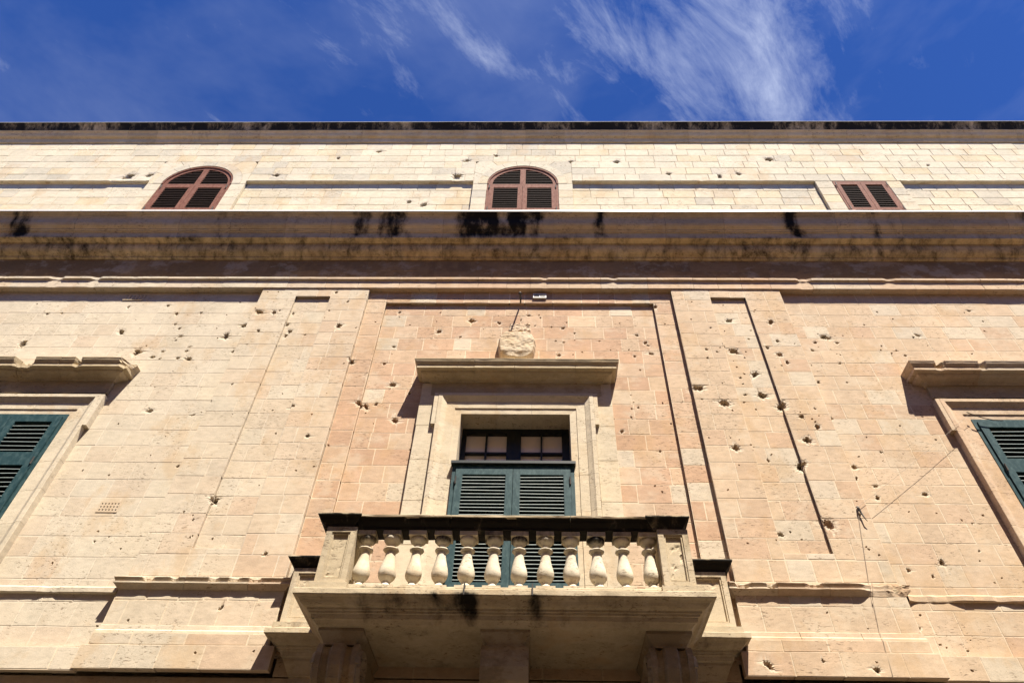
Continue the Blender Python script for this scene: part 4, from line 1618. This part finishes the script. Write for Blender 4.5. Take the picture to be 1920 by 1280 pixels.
q = MB()
tube(q, sag((8.3, -0.12, 9.95), (7.1, -0.30, 8.72), 0.02), 0.0028, 5)
q.build('wire_strand', M_WIRE, wire)
q = MB()
tube(q, sag((5.90, -0.11, 7.53), (3.985, -0.105, 6.11), 0.02), 0.0018, 5)
q.build('wire_strand', M_WIRE, wire)
q = MB()
tube(q, sag((3.985, -0.100, 6.10), (3.80, -0.096, 5.20), 0.0) + [(3.79, -0.175, 5.15), (3.775, -0.165, 5.07), (3.765, -0.115, 5.0), (3.72, -0.108, 4.7), (3.70, -0.15, 4.57), (3.66, -0.168, 4.2)], 0.0025, 5)
q.build('wire_strand', M_WIRE, wire)
q = MB()
tube(q, [(3.99, -0.10, 6.12), (3.985, -0.12, 6.09), (4.0, -0.115, 6.03), (4.01, -0.125, 5.96), (4.03, -0.12, 5.92)], [0.014, 0.016, 0.01, 0.007, 0.003], 6)
q.build('wall_hook', M_IRON, wire)
q = MB()
tube(q, sag((5.88, -0.12, 7.56), (6.3, -0.10, 7.44), 0.04), 0.006, 5)
q.build('wire_tail', M_IRON, wire)

# ------------------------------------------------------------------ unseen house opposite, added behind the viewer to block low sky and warm shade
opp = bpy.data.objects.new('building', None)
COL.objects.link(opp)
opp.location = (0, -9.2, 0)
opp['label'] = "unseen plain honey-coloured limestone house, added across the street behind the viewer to warm the shade"
opp['category'] = "building"


def opp_box(name, tint, mat, boxes):
    q = MB(tint)
    for bx in boxes:
        q.box(*bx)
    return q.build(name, mat, opp)


q = MB((0.58, 0.44, 0.28))
oxs, ozs, ohl = [-22.0], [0.0], set()
for i in range(11):
    oxs += [-20.6 + 3.9 * i, -19.4 + 3.9 * i]
oxs.append(22.0)
for z0, z1 in ((1.0, 3.0), (5.0, 7.2), (9.0, 11.0)):
    ozs += [z0, z1]
ozs.append(13.4)
for i in range(11):
    for j in range(3):
        ohl.add((2 * i + 1, 2 * j + 1))
grid_plate(q, oxs, ozs, ohl, 0.0, 0.5)
q.build('wall', M_STONE, opp)
opp_box('rear_wall', (0.370, 0.296, 0.207), M_STONE, [(-22, 22, 0.75, 9.0, 0, 13.4)])
opp_box('cornice', (0.58, 0.44, 0.28), M_STONE, [(-22.2, 22.2, -0.35, 9.0, 13.41, 13.7)])
for i in range(11):
    for z0, z1 in ((1.0, 3.0), (5.0, 7.2), (9.0, 11.0)):
        q = MB()
        grid_plate(q, [oxs[2 * i + 1], oxs[2 * i + 1] + 0.09, oxs[2 * i + 1] + 1.11, oxs[2 * i + 1] + 1.2], [z0, z0 + 0.1, z1 - 0.1, z1], set(), 0.15, 0.2)
        q.build('shutter', M_GREEN, opp)
